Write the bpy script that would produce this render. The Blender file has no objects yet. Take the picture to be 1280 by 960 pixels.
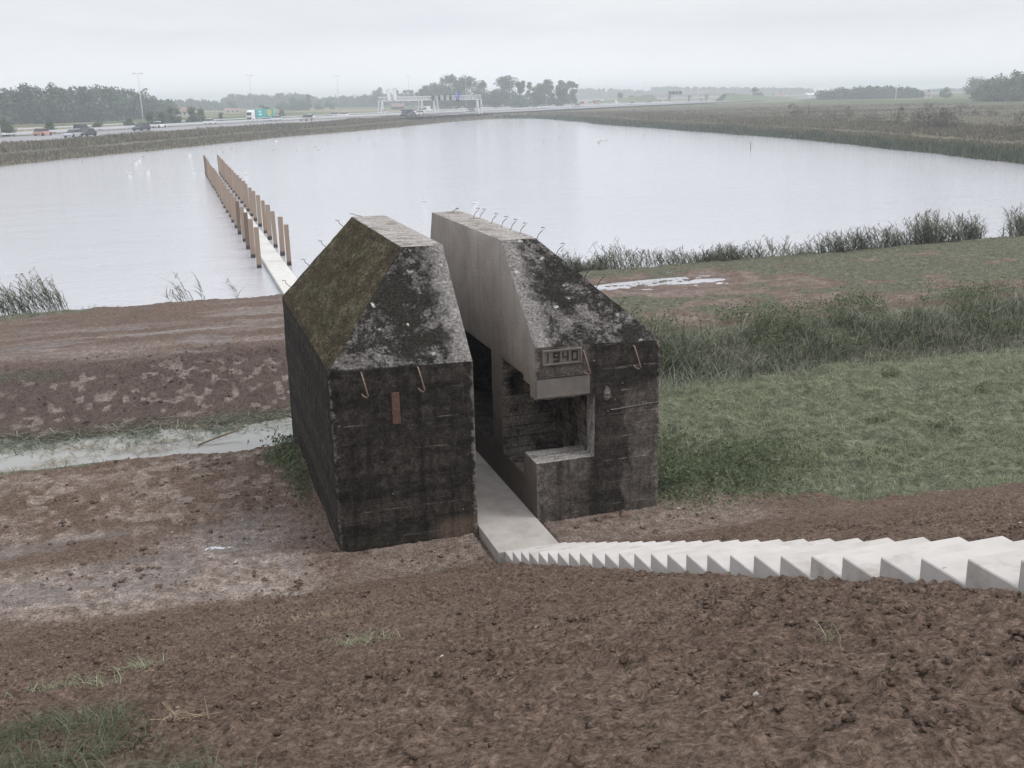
import bpy, bmesh, math, random
import numpy as np
from mathutils import Vector, Matrix
random.seed(7)
S = bpy.context.scene
COL = S.collection
W = bpy.data.worlds.new("World"); S.world = W; W.use_nodes = True

# ------------------------------------------------------------------ camera
CAM = np.array([-1.66857, -13.30240, 5.98749])
FW = np.array([0.29034635, 0.91877361, -0.2674959])
RT = np.array([0.95155777, -0.30676504, -0.02080892])
UP = np.array([0.10117707, 0.24849601, 0.96333428])
FPX = 1294.54
cd = bpy.data.cameras.new("camera"); cam = bpy.data.objects.new("camera", cd); COL.objects.link(cam)
cam.matrix_world = Matrix(((RT[0], UP[0], -FW[0], CAM[0]), (RT[1], UP[1], -FW[1], CAM[1]), (RT[2], UP[2], -FW[2], CAM[2]), (0, 0, 0, 1)))
cd.sensor_width = 36; cd.lens = 36 * FPX / 1280; cd.clip_start = 0.1; cd.clip_end = 9000
S.camera = cam


def survey(px, py, z=0.0):
    """where on level ground at height z a point measured in the photograph lies"""
    d = FW + RT * (px - 640) / FPX + UP * (480 - py) / FPX
    return CAM + d * (z - CAM[2]) / d[2]


def depth(P):
    return float((np.array(P) - CAM) @ FW)


# ------------------------------------------------------------------ noise
_T = np.random.RandomState(11).rand(256, 256).astype(np.float64)


def vn(x, y, s=0):
    x = np.asarray(x, float) + s * 17.37; y = np.asarray(y, float) + s * 41.13
    xi = np.floor(x).astype(np.int64); yi = np.floor(y).astype(np.int64)
    fx = x - xi; fy = y - yi
    fx = fx * fx * fx * (fx * (fx * 6 - 15) + 10); fy = fy * fy * fy * (fy * (fy * 6 - 15) + 10)
    a = _T[xi & 255, yi & 255]; b = _T[(xi + 1) & 255, yi & 255]
    c = _T[xi & 255, (yi + 1) & 255]; d = _T[(xi + 1) & 255, (yi + 1) & 255]
    return (a + (b - a) * fx) * (1 - fy) + (c + (d - c) * fx) * fy


def fbm(x, y, s=0, o=4, g=.5):
    v = 0; a = 1; t = 0
    x = np.asarray(x, float); y = np.asarray(y, float)
    for i in range(o):
        v = v + a * vn(x, y, s + i * 3); t += a; a *= g
        x, y = (x * 1.6 - y * 1.2), (x * 1.2 + y * 1.6)
    return v / t


def sst(x, a, b):
    t = np.clip((np.asarray(x, float) - a) / (b - a), 0, 1)
    return t * t * (3 - 2 * t)


def domes(x, y, cell, seed, prob, rmax=.55, p=1.6):
    """scattered half buried lumps on a jittered grid, height relative to cell size"""
    x = x / cell; y = y / cell; xi = np.floor(x).astype(np.int64); yi = np.floor(y).astype(np.int64); h = np.zeros_like(x)
    for i in (-1, 0, 1):
        for j in (-1, 0, 1):
            a = (xi + i + seed * 7) & 255; b = (yi + j + seed * 13) & 255
            r1 = _T[a, b]; r2 = _T[b, a]; r3 = _T[(a + 91) & 255, (b + 37) & 255]; r4 = _T[(b + 53) & 255, (a + 17) & 255]
            r = rmax * (.25 + .75 * r3 ** p); d2 = (x - xi - i - r1) ** 2 + (y - yi - j - r2) ** 2
            h = np.maximum(h, np.where(r4 < prob, np.sqrt(np.maximum(0, r * r - d2)), 0))
    return h * cell


def band(x, a, b, w):
    return sst(x, a - w, a + w) * (1 - sst(x, b - w, b + w))


# ------------------------------------------------------------------ ground shape
def masks(X, Y):
    """zones of the ground: grass, pale mud, wet, scrub earth"""
    n1 = fbm(X * .9, Y * .9, 2); n2 = fbm(X * 3, Y * 3, 5); n3 = fbm(X * .35, Y * 1.1, 9)
    wob = (n1 - .5) * 1.6 + (n2 - .5) * .5
    # grass field right of the bunker
    yb = .35 - .42 * np.clip(X - 5, 0, 5.5)
    g = sst(Y - yb + wob * .55, -.05, .35) * sst(X + wob * .3, 4.75, 5.1) * (1 - sst(Y, 10.2, 11.2))
    # land beyond the ditch on the right
    far = sst(Y, 10.6, 11.6) * sst(X, 5, 7)
    fg = sst(n3 - .10 + .9 * (n1 - .5) + .34 * sst(X, 14, 22) + .30 * sst(Y, 19.2, 20.6) - .4 * np.exp(-((X - 14.5) / 4.0) ** 2 - ((Y - 17.4) / 1.6) ** 2), .42, .62)
    g = np.maximum(g, far * fg * .9)
    # left corner close to the camera
    lg = sst(-3.2 + .5 * (-6.9 - Y) - X + wob * .45, -.05, .25)
    lg = np.maximum(lg, .0) * (Y < -4)
    g = np.maximum(g, lg)
    # grassy lip on the lake edge and ditch rim at left
    g = np.maximum(g, .8 * band(Y + wob * .5, 20.9, 23.4, .2) * (1 - sst(X, -5.5, -3.2)))
    g = np.maximum(g, .9 * band(Y + .09 * X + wob * .6, 7.7, 8.4, .2) * sst(X, -3.6, -2.0) * (1 - sst(X, 1, 2)))
    g = np.maximum(g, .8 * band(Y + wob * .5, 11.6, 12.5, .2) * (1 - sst(X, -4.9, -4.2)))
    g = np.maximum(g, .7 * band(Y + .09 * X + wob * .3, 4.7, 5.2, .1) * (1 - sst(X, -3.8, -3.0)))
    g = np.maximum(g, band(Y + wob * .4, 2.6, 6.2, .5) * band(X - wob * .3, -.38, 0.1, .12) * .55)
    # pale dried mud
    p = 1.0 * band(Y + .16 * X + wob * .35, -1.25, .25, .2) * (1 - sst(X, -1.0, .2))
    p = np.maximum(p, np.exp(-((X + 1.45) / 1.0) ** 2 - ((Y - 1.0 - (n1 - .5)) / .7) ** 2) * 1.4)
    p = np.maximum(p, .55 * band(X, .0, 6.3, .5) * band(Y + wob * .4, -1.0, .6, .15))
    p = np.maximum(p, .75 * sst(fbm(X * .25, Y * 1.3, 21), .45, .68) * band(Y, 12.4, 21, .6) * (1 - sst(X, 2, 6)))
    p = np.maximum(p, .7 * far * (1 - fg) * sst(n2, .3, .7))
    p = np.maximum(p, .5 * sst(n2, .5, .7) * band(Y, 2, 5.3, .5) * (1 - sst(X, -2, 0)))
    p = np.maximum(p, .95 * sst(vn(X * 5.2, Y * 4.2, 66), .60, .72) * band(Y, 8.4, 12.3, .4) * (1 - sst(X, 2, 4)))
    p = np.maximum(p, .8 * sst(vn(X * 5.6, Y * 4.6, 65), .60, .72) * band(Y, 1.6, 5.0, .3) * (1 - sst(X, -.6, 0)))
    p = np.clip(p - g, 0, 1)
    wet = np.clip(sst(fbm(X * 1.1, Y * 2.6, 31), .52, .7) * band(Y, -.6, 1.9, .3) * (1 - sst(X, -1.0, -.2)), 0, 1)
    wet = np.maximum(wet, np.exp(-((X + 1.45) / .8) ** 2 - ((Y - .95) / .4) ** 2) * sst(n2, .35, .6))
    wet = np.maximum(wet, .8 * sst(fbm(X * .5, Y * 1.6, 37), .55, .66) * band(Y, 13, 19, .6) * (1 - sst(X, 2, 5)))
    wet = np.maximum(wet, band(Y, 5.4, 8.2, .2) * (1 - sst(X, 6, 6.6)) * .7)
    wet = wet * (1 - g)
    return g, p, wet


def ground(X, Y, fine=True):
    X = np.asarray(X, float); Y = np.asarray(Y, float)
    z = np.maximum(-.05, -.503 - .4265 * Y)
    k = .25; a = -.05; b = -.503 - .4265 * Y; h = np.clip(.5 + .5 * (b - a) / k, 0, 1)
    z = a * (1 - h) + b * h + k * h * (1 - h) * .35
    z = np.where(Y < -11.5, 4.40 + .0 * Y, z); z = np.where(Y < -17, np.maximum(0, 4.40 + .42 * (Y + 17)), z)
    # low mound between track and ditch at left
    L = 1 - sst(X, -1.2, .3)
    z += L * .05 * band(Y, 2.4, 4.6, .8)
    # ditch
    wob = (fbm(X * .6, Y * .1, 51) - .5) * .9
    rt = sst(X, 4.2, 6.5); Yr = Y + .09 * np.clip(X, -30, 1)
    near = sst(Yr + wob * .3, 4.9 + .9 * rt, 5.9 + 1.0 * rt); farb = sst(Yr + wob * .8, 6.0 + 2.0 * rt, 12.2 - 1.6 * rt)
    z = z + (-.58 - .37 * rt - z) * near * (1 - farb)
    z = np.where(Y > 10, z + farb * (0.02), z)
    # lake bank
    z = z - .22 * sst(Y, 14, 20) - 1.9 * sst(Y + wob * .35, 21.6, 25.4)
    z = z + .28 * sst(X, 14, 30) * band(Y, 11, 21.6, 1.2)
    z = np.where(Y > 26.5, -2.3, z)
    # puddle hollows
    z = z - .05 * np.exp(-((X + 1.55) / .8) ** 2 - ((Y - .9) / .35) ** 2)
    z = z - .05 * band(Y + (vn(X * .7, Y * .7, 58) - .5) * 1.6, 16.2, 18.9, .5) * band(X, 10.8, 18.3, 1.2) * (.55 + .8 * sst(fbm(X * .9, Y * 2.2, 57), .4, .6)) - .05 * band(Y, 15.4, 17.4, .5) * (1 - sst(X, -6.6, -5.6))
    if fine:
        g, p, w = masks(X, Y)
        dk = sst(-Y, 1.2, 2.2)
        clod = (1 - np.abs(2 * vn(X * 4.2, Y * 4.2, 61) - 1)) * .5 + (1 - np.abs(2 * vn(X * 9 + Y, Y * 9, 62) - 1)) * .3
        rough = (fbm(X * 1.7, Y * 1.7, 63, 3) - .5) * .10 + (clod - .4) * .05 + (fbm(X * 13, Y * 13, 64, 2) - .5) * .035
        far = sst(Y, 9, 13)
        slope = band(Y, 8.8, 13.2, .8) * (1 - sst(X, 4, 6))
        amt = .75 * dk + (1 - dk) * (.62 * (1 - .8 * p)) + .9 * slope + .3 * far
        # boot prints on the mound
        foot = sst(vn(X * 3.1, Y * 4.3, 65), .68, .8) * band(Y, 1.8, 5.2, .4) * L + sst(vn(X * 2.6, Y * 2.9, 66), .62, .8) * slope
        ruts = np.sin((Y + .12 * X) * 13 + 2 * vn(X * .8, Y, 67)) * .012 * band(Y + .12 * X, -1.0, .6, .2) * (1 - sst(X, -1, 0))
        ruts += np.sin((Y + .02 * X) * 7 + 2.5 * vn(X * .4, Y * .7, 68)) * .018 * band(Y, 13, 21, .5)
        hump = (fbm(X * 1.5, Y * 1.8, 69, 4, .6) - .5) * .42 * g * band(Y, -2, 7, .4) * sst(X, 4.6, 5.2)
        wx = X + (vn(X * 22, Y * 22, 40) - .5) * .05 + (vn(X * 60, Y * 60, 42) - .5) * .014; wy = Y + (vn(X * 22, Y * 22, 41) - .5) * .05 + (vn(X * 60, Y * 60, 43) - .5) * .014
        cl = sst(fbm(X * 1.4, Y * 1.4, 91), .38, .62)
        lum = domes(wx, wy, .075, 3, .6) * .8 + domes(wx, wy, .17, 4, .30 + .0 * cl) * .42 * (.3 + .9 * cl) + domes(wx, wy, .36, 5, .08) * .25
        crumb = (fbm(X * 30, Y * 30, 44, 3, .6) - .5) * .032
        big = domes(wx * 1.0, wy * 1.4, .30, 6, .6) * .42 + domes(wx, wy, .12, 7, .5) * .5
        z = z + (lum + crumb) * dk * (1 - g * .3) + (lum * .6 * (1 - .75 * p) + crumb * .7) * (1 - dk) * (Y < 5.6) * (X < 6.3) * (1 - g) * (1 - .6 * w) + big * 1.3 * slope * (1 - g) + lum * .7 * band(Y, 12.5, 21, .5) * (X < 6)
        z = z + rough * amt * (1 - .5 * w) - foot * .05 + ruts + hump
        z = z * 1.0
        # keep the soil just clear of walkway, stairs and bunker floor
        wk = band(X, 1.93, 2.95, .04) * band(Y, -1.3, 21.5, .1)
        z = np.where(wk > .3, np.minimum(z, -.12), z)
        st = band(X, 1.98, 3.04, .03) * (1 - sst(Y, -1.0, -.9))
        z = np.where(st > .3, np.minimum(z, -.503 - .4265 * Y - .045), z)
    return z


# ------------------------------------------------------------------ materials
def mat(name):
    m = bpy.data.materials.new(name); m.use_nodes = True
    nt = m.node_tree; b = nt.nodes["Principled BSDF"]
    return m, nt, b


def nd(nt, typ, ins=None, **kw):
    n = nt.nodes.new(typ)
    for k, v in kw.items(): setattr(n, k, v)
    for k, v in (ins or {}).items():
        s = n.inputs[k]
        if isinstance(v, bpy.types.NodeSocket): nt.links.new(v, s)
        else: s.default_value = v
    return n


def ramp(nt, fac, stops, interp='LINEAR'):
    r = nt.nodes.new("ShaderNodeValToRGB"); r.color_ramp.interpolation = interp
    el = r.color_ramp.elements
    while len(el) < len(stops): el.new(.5)
    for e, (p, c) in zip(el, stops):
        e.position = p; e.color = (*c, 1) if len(c) == 3 else c
    nt.links.new(fac, r.inputs[0]); return r.outputs[0]


def g3(v): return (v, v, v)


def mixc(nt, fac, a, b, mode='MIX'):
    n = nt.nodes.new("ShaderNodeMix"); n.data_type = 'RGBA'; n.blend_type = mode
    for i, v in ((0, fac), (6, a), (7, b)):
        if isinstance(v, bpy.types.NodeSocket): nt.links.new(v, n.inputs[i])
        else: n.inputs[i].default_value = v if i == 0 else ((*v, 1) if len(v) == 3 else v)
    return n.outputs[2]


def mth(nt, op, a, b=0.0, c=None, clamp=False):
    n = nt.nodes.new("ShaderNodeMath"); n.operation = op; n.use_clamp = clamp
    for i, v in enumerate((a, b, c)):
        if v is None: continue
        if isinstance(v, bpy.types.NodeSocket): nt.links.new(v, n.inputs[i])
        else: n.inputs[i].default_value = v
    return n.outputs[0]


def noise(nt, vec, scale, detail=4, rough=.55, dist=0):
    return nd(nt, "ShaderNodeTexNoise", {"Vector": vec, "Scale": scale, "Detail": detail, "Roughness": rough, "Distortion": dist}).outputs[0]


def speckle(nt, col, vec, scale, lo, hi, a=.36, b=.64):
    """fine random light and dark grain; in soil it paints the shade of pits"""
    f = nd(nt, "ShaderNodeMapRange", {"Value": noise(nt, vec, scale, 4, .75), "From Min": a, "From Max": b, "To Min": lo, "To Max": hi}, clamp=True).outputs[0]
    return nd(nt, "ShaderNodeVectorMath", {0: col, "Scale": f}, operation='SCALE').outputs[0]


def mapping(nt, vec, scale=(1, 1, 1), loc=(0, 0, 0)):
    return nd(nt, "ShaderNodeMapping", {"Vector": vec, "Scale": scale, "Location": loc}).outputs[0]


def bump(nt, b, h, dist=.02, strength=1, prev=None):
    n = nd(nt, "ShaderNodeBump", {"Height": h, "Distance": dist, "Strength": strength})
    if prev: nt.links.new(prev, n.inputs["Normal"])
    nt.links.new(n.outputs[0], b.inputs["Normal"]); return n.outputs[0]


def thr(nt, v, a, b):
    return nd(nt, "ShaderNodeMapRange", {"Value": v, "From Min": a, "From Max": b}, clamp=True).outputs[0]


def simple(name, c, rough=.6, var=.25, scale=8, metal=0, bmp=0, c2=None):
    m, nt, b = mat(name)
    tc = nd(nt, "ShaderNodeTexCoord").outputs["Object"]
    n = noise(nt, tc, scale)
    c2 = c2 or tuple(x * (1 - var) for x in c)
    col = ramp(nt, n, [(.3, c2), (.7, c)])
    nt.links.new(col, b.inputs["Base Color"]); b.inputs["Roughness"].default_value = rough
    b.inputs["Metallic"].default_value = metal
    if bmp: bump(nt, b, n, bmp)
    return m


def make_ground_mat():
    m, nt, b = mat("soil_and_grass_ground")
    pos = nd(nt, "ShaderNodeNewGeometry").outputs["Position"]
    A = lambda n: nd(nt, "ShaderNodeAttribute", attribute_name=n).outputs["Fac"]
    g, p, w = A("grass"), A("pale"), A("wet")
    n1 = noise(nt, pos, 1.6, 5, .6); n2 = noise(nt, pos, 22, 6, .65); n3 = noise(nt, pos, 90, 3, .6); n4 = noise(nt, pos, .5, 3)
    nf = noise(nt, pos, 48, 5, .7)
    soil = ramp(nt, mth(nt, 'ADD', mth(nt, 'MULTIPLY', n2, .5), mth(nt, 'MULTIPLY', nf, .5)), [(.36, (.060, .040, .029)), (.46, (.140, .099, .076)), (.56, (.205, .150, .117)), (.68, (.30, .23, .185))])
    soil = mixc(nt, mth(nt, 'MULTIPLY', thr(nt, n1, .35, .75), .4), soil, (.185, .136, .108), 'MIX')
    soil = mixc(nt, mth(nt, 'MULTIPLY', thr(nt, n4, .42, .62), .35), soil, (.115, .079, .061))
    speck = thr(nt, n3, .74, .8)
    soil = mixc(nt, mth(nt, 'MULTIPLY', speck, .35), soil, (.3, .26, .22))
    pale = ramp(nt, noise(nt, pos, 6, 6, .65), [(.3, (.155, .122, .10)), (.5, (.29, .238, .205)), (.68, (.43, .37, .335))])
    col = mixc(nt, mth(nt, 'MULTIPLY', p, thr(nt, n2, .25, .5)), soil, pale)
    gr = ramp(nt, noise(nt, pos, 5, 6, .7), [(.3, (.065, .072, .048)), (.5, (.13, .14, .092)), (.66, (.22, .23, .16)), (.8, (.32, .31, .23))])
    gm = thr(nt, mth(nt, 'ADD', g, mth(nt, 'MULTIPLY', mth(nt, 'SUBTRACT', n2, .5), .9)), .35, .7)
    near_ = mth(nt, 'SUBTRACT', 1.0, thr(nt, nd(nt, 'ShaderNodeSeparateXYZ', {'Vector': pos}).outputs[1], -5.0, -4.0))
    gr = mixc(nt, near_, gr, mixc(nt, thr(nt, n2, .4, .6), (.05, .05, .034), (.085, .09, .058)))
    col = mixc(nt, mth(nt, 'MULTIPLY', gm, mth(nt, 'SUBTRACT', 1.0, mth(nt, 'MULTIPLY', near_, .65))), col, gr)
    sp_ = nd(nt, 'ShaderNodeSeparateXYZ', {'Vector': pos}); yw = mth(nt, 'ADD', sp_.outputs[1], mth(nt, 'MULTIPLY', n1, 1.6))
    moist = mth(nt, 'MULTIPLY', mth(nt, 'MULTIPLY', thr(nt, yw, 8.2, 9.2), mth(nt, 'SUBTRACT', 1.0, thr(nt, yw, 13.4, 14.6))), mth(nt, 'SUBTRACT', 1.0, thr(nt, sp_.outputs[0], 1.5, 4.0)))
    col = mixc(nt, mth(nt, 'MULTIPLY', moist, mth(nt, 'SUBTRACT', .6, mth(nt, 'MULTIPLY', p, .5))), col, (.055, .040, .034))
    col = mixc(nt, mth(nt, 'MULTIPLY', thr(nt, sp_.outputs[1], 6.0, 9.0), .25), col, (.15, .125, .118))
    wm = mth(nt, 'MULTIPLY', w, 1.0)
    col = mixc(nt, mth(nt, 'MULTIPLY', wm, .35), col, (.085, .07, .062))
    col = speckle(nt, col, pos, 34, .55, 1.5); col = speckle(nt, col, pos, 9, .8, 1.22)  # random colour contrast stands in for small shade between soil crumbs
    nt.links.new(col, b.inputs["Base Color"])
    r = nd(nt, "ShaderNodeMapRange", {"Value": mth(nt, 'MULTIPLY', wm, thr(nt, n1, .3, .55)), "To Min": .92, "To Max": .16}, clamp=True).outputs[0]
    nt.links.new(r, b.inputs["Roughness"])
    sp = nd(nt, "ShaderNodeMapRange", {"Value": wm, "To Min": .06, "To Max": .5}, clamp=True).outputs[0]; nt.links.new(sp, b.inputs["Specular IOR Level"])
    hgt = mth(nt, 'ADD', mth(nt, 'MULTIPLY', noise(nt, pos, 9, 5, .7), 1.6), mth(nt, 'ADD', mth(nt, 'MULTIPLY', nf, .8), mth(nt, 'MULTIPLY', n3, .25)))
    bump(nt, b, hgt, .04, 1.0)
    return m


def make_far_ground():
    m, nt, b = mat("far_field_ground")
    pos = nd(nt, "ShaderNodeNewGeometry").outputs["Position"]
    A = lambda n: nd(nt, "ShaderNodeAttribute", attribute_name=n).outputs["Fac"]
    side = A("side"); dd = A("dist"); road = A("meadow")
    n1 = noise(nt, pos, .25, 7, .7); n2 = noise(nt, pos, .02, 4); n3 = noise(nt, pos, 1.3, 6, .75)
    c = ramp(nt, n1, [(.3, (.09, .085, .058)), (.5, (.145, .13, .095)), (.65, (.19, .165, .125)), (.8, (.23, .18, .14))])
    c = mixc(nt, thr(nt, n3, .4, .75), c, (.075, .088, .052))
    c = mixc(nt, mth(nt, 'MULTIPLY', thr(nt, n2, .45, .6), .45), c, (.16, .125, .095))
    path = mth(nt, 'MULTIPLY', thr(nt, dd, 8.2, 9.0), mth(nt, 'SUBTRACT', 1.0, thr(nt, dd, 10.2, 11.2)))
    c = mixc(nt, mth(nt, 'MULTIPLY', path, .6), c, (.20, .185, .125))
    straw = ramp(nt, noise(nt, pos, .05, 6, .6), [(.3, (.20, .17, .105)), (.7, (.27, .225, .15))])
    green = ramp(nt, noise(nt, pos, .03, 5, .6), [(.35, (.055, .085, .032)), (.65, (.10, .13, .06))])
    fieldc = mixc(nt, thr(nt, noise(nt, mapping(nt, pos, (.004, .007, 1)), 1.0, 2), .46, .52), straw, green)
    c = mixc(nt, road, c, fieldc)
    nt.links.new(c, b.inputs["Base Color"]); b.inputs["Roughness"].default_value = .95
    b.inputs["Specular IOR Level"].default_value = .05
    bump(nt, b, n3, .25, .8)
    return m


def make_water(name, base, tint_scale=.03, ripple=1.0):
    m, nt, b = mat(name)
    pos = nd(nt, "ShaderNodeNewGeometry").outputs["Position"]
    c = ramp(nt, noise(nt, pos, tint_scale, 3), [(.3, tuple(x * .93 for x in base)), (.7, base)])
    nt.links.new(c, b.inputs["Base Color"])
    b.inputs["Roughness"].default_value = .09; b.inputs["IOR"].default_value = 1.75
    w1 = noise(nt, mapping(nt, pos, (1.0, 2.2, 1)), 3.2, 4, .6, .4)
    w2 = noise(nt, mapping(nt, pos, (.5, 1.0, 1)), .35, 3, .5)
    h = mth(nt, 'ADD', w1, mth(nt, 'MULTIPLY', w2, 1.5))
    bump(nt, b, h, .028 * ripple, 1.0)
    return m


def make_concrete(name, kind):
    """kind: wall / slope / moss / top / sawn / inner"""
    m, nt, b = mat(name)
    oc = nd(nt, "ShaderNodeTexCoord").outputs["Object"]
    sep = nd(nt, "ShaderNodeSeparateXYZ", {"Vector": oc}); X, Y, Z = sep.outputs
    big = noise(nt, oc, .9, 5, .6, .6); mid = noise(nt, oc, 4.5, 7, .68); fine = noise(nt, oc, 34, 5, .65); grain = noise(nt, oc, 150, 2)
    streak = noise(nt, mapping(nt, oc, (9, 9, .7)), 1.0, 5, .6)
    warp = mth(nt, 'ADD', Z, mth(nt, 'MULTIPLY', noise(nt, oc, 1.2, 2), .035))
    def lines(per, width, ph=0.0):
        f = mth(nt, 'FRACT', mth(nt, 'DIVIDE', mth(nt, 'ADD', warp, ph), per))
        return mth(nt, 'SUBTRACT', 1.0, thr(nt, mth(nt, 'ABSOLUTE', mth(nt, 'SUBTRACT', f, .5)), 0.0, width))
    boards = lines(.175, .055)
    vor = nd(nt, "ShaderNodeTexVoronoi", {"Vector": mixc(nt, .12, oc, nd(nt, "ShaderNodeTexNoise", {"Vector": oc, "Scale": 6.0}).outputs[1]), "Scale": 5.2, "Randomness": 1.0})
    lich = mth(nt, 'MULTIPLY', mth(nt, 'SUBTRACT', 1.0, thr(nt, vor.outputs["Distance"], .13, .2)), thr(nt, nd(nt, "ShaderNodeSeparateColor", {"Color": vor.outputs["Color"]}).outputs[0], .74, .78))
    rough = .9
    patch = noise(nt, oc, 6.5, 8, .78, .5)
    if kind in ('wall', 'wallr'):
        wv = mth(nt, 'MULTIPLY', mth(nt, 'SUBTRACT', noise(nt, mapping(nt, oc, (2.2, 2.2, 1.1)), 1.0, 6, .7, .4), .5), .9)
        if kind == 'wall':
            c = ramp(nt, patch, [(.3, (.012, .0105, .009)), (.48, (.028, .025, .022)), (.6, (.055, .048, .043)), (.72, (.12, .108, .096))])
            pm = thr(nt, mth(nt, 'ADD', mth(nt, 'MULTIPLY', big, .8), mth(nt, 'MULTIPLY', streak, .35)), .66, .86)
            c = mixc(nt, mth(nt, 'MULTIPLY', pm, .6), c, (.075, .066, .058))
            edge = mth(nt, 'MINIMUM', mth(nt, 'ABSOLUTE', mth(nt, 'SUBTRACT', X, 1.98)), mth(nt, 'ADD', mth(nt, 'ADD', mth(nt, 'ABSOLUTE', X), mth(nt, 'MAXIMUM', Y, 0.0)), .015))
            low = mth(nt, 'MULTIPLY', mth(nt, 'SUBTRACT', 1.0, thr(nt, Z, .15, .30)), thr(nt, X, 1.3, 1.5))
            c = mixc(nt, mth(nt, 'MULTIPLY', low, .8), c, (.17, .125, .095))
        else:
            c = ramp(nt, patch, [(.3, (.045, .039, .034)), (.48, (.105, .091, .081)), (.6, (.18, .16, .145)), (.74, (.30, .275, .25))])
            b1 = mth(nt, 'MULTIPLY', thr(nt, mth(nt, 'ADD', X, mth(nt, 'MULTIPLY', wv, .5)), 3.62, 3.74), mth(nt, 'SUBTRACT', 1.0, thr(nt, mth(nt, 'ADD', X, wv), 4.20, 4.30)))
            b2 = mth(nt, 'MULTIPLY', thr(nt, mth(nt, 'ADD', Z, wv), 1.80, 1.92), thr(nt, X, 3.70, 3.74))
            b3 = mth(nt, 'MULTIPLY', mth(nt, 'SUBTRACT', 1.0, thr(nt, mth(nt, 'ADD', Z, mth(nt, 'MULTIPLY', wv, .6)), .45, .6)), thr(nt, X, 3.2, 3.9)); b3 = mth(nt, 'MULTIPLY', b3, mth(nt, 'SUBTRACT', 1.0, thr(nt, mth(nt, 'ADD', X, wv), 3.95, 4.1)))
            dk = mth(nt, 'MAXIMUM', mth(nt, 'MAXIMUM', b1, b2), b3)
            c = mixc(nt, mth(nt, 'MULTIPLY', dk, .88), c, ramp(nt, patch, [(.4, (.018, .016, .015)), (.75, (.055, .048, .044))]))
            edge = mth(nt, 'MINIMUM', mth(nt, 'ABSOLUTE', mth(nt, 'SUBTRACT', X, 2.88)), mth(nt, 'ADD', mth(nt, 'ADD', mth(nt, 'ABSOLUTE', mth(nt, 'SUBTRACT', X, 4.8)), mth(nt, 'MAXIMUM', Y, 0.0)), .015))
        bid = nd(nt, "ShaderNodeTexWhiteNoise", {"W": mth(nt, 'FLOOR', mth(nt, 'DIVIDE', warp, .175))}, noise_dimensions='1D').outputs[0]
        c = mixc(nt, mth(nt, 'MULTIPLY', thr(nt, bid, .3, 1.0), mth(nt, 'MULTIPLY', thr(nt, patch, .35, .6), .45)), c, (.12, .103, .088))
        drip = thr(nt, noise(nt, mapping(nt, oc, (7, 7, .45)), 1.0, 6, .65, .2), .50, .64)
        c = mixc(nt, mth(nt, 'MULTIPLY', drip, .55), c, (.014, .012, .0105))
        eff = mth(nt, 'MULTIPLY', lines(.42, .03, .11), thr(nt, noise(nt, mapping(nt, oc, (1.6, 1.6, 5)), 1.0, 6, .8), .53, .66))
        c = mixc(nt, mth(nt, 'MULTIPLY', eff, .75), c, (.34, .31, .28))
        if kind == 'wallr':
            e2 = mth(nt, 'MULTIPLY', lines(.35, .05, .06), mth(nt, 'MULTIPLY', thr(nt, noise(nt, mapping(nt, oc, (2.5, 2.5, 7)), 1.0, 7, .8), .47, .60), thr(nt, X, 3.85, 4.2)))
            c = mixc(nt, mth(nt, 'MULTIPLY', e2, .7), c, (.36, .335, .30))
        c = mixc(nt, mth(nt, 'MULTIPLY', mth(nt, 'MULTIPLY', boards, thr(nt, noise(nt, oc, 1.7, 5, .7), .42, .62)), .3), c, (.016, .014, .013))
        em = thr(nt, mth(nt, 'SUBTRACT', mth(nt, 'ADD', .05, mth(nt, 'MULTIPLY', mth(nt, 'SUBTRACT', patch, .5), .34)), edge), .0, .03)
        c = mixc(nt, mth(nt, 'MULTIPLY', em, mth(nt, 'MULTIPLY', thr(nt, noise(nt, oc, 2.4, 5, .75), .34, .6), .8)), c, (.27, .245, .22))
        vs = nd(nt, "ShaderNodeTexVoronoi", {"Vector": oc, "Scale": 9.0})
        sp = mth(nt, 'MULTIPLY', mth(nt, 'SUBTRACT', 1.0, thr(nt, vs.outputs["Distance"], .08, .13)), thr(nt, nd(nt, "ShaderNodeSeparateColor", {"Color": vs.outputs["Color"]}).outputs[0], .86, .88))
        c = mixc(nt, mth(nt, 'MULTIPLY', sp, .7), c, (.33, .32, .28))
        grn = mth(nt, 'MULTIPLY', mth(nt, 'SUBTRACT', 1.0, thr(nt, Z, .05, .6)), thr(nt, mid, .45, .65))
        c = mixc(nt, mth(nt, 'MULTIPLY', grn, .35), c, (.030, .035, .020))
        h = mth(nt, 'ADD', mth(nt, 'MULTIPLY', boards, -.22), mth(nt, 'ADD', patch, mth(nt, 'MULTIPLY', fine, .5))); bd = .022
    elif kind == 'slope':
        pn = mth(nt, 'ADD', mth(nt, 'MULTIPLY', patch, .6), mth(nt, 'MULTIPLY', fine, .4))
        c = ramp(nt, pn, [(.36, (.06, .054, .051)), (.47, (.125, .114, .108)), (.56, (.19, .177, .168)), (.66, (.33, .31, .30))])
        cut = mth(nt, 'ABSOLUTE', mth(nt, 'SUBTRACT', X, 2.43))
        keep = thr(nt, mth(nt, 'ADD', cut, mth(nt, 'MULTIPLY', mth(nt, 'SUBTRACT', mid, .5), .7)), .60, .82)
        dn = mth(nt, 'ADD', mth(nt, 'MULTIPLY', noise(nt, oc, 1.9, 9, .80, .2), .78), mth(nt, 'MULTIPLY', fine, .25))
        dark = mth(nt, 'MULTIPLY', thr(nt, dn, .492, .528), keep)
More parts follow.
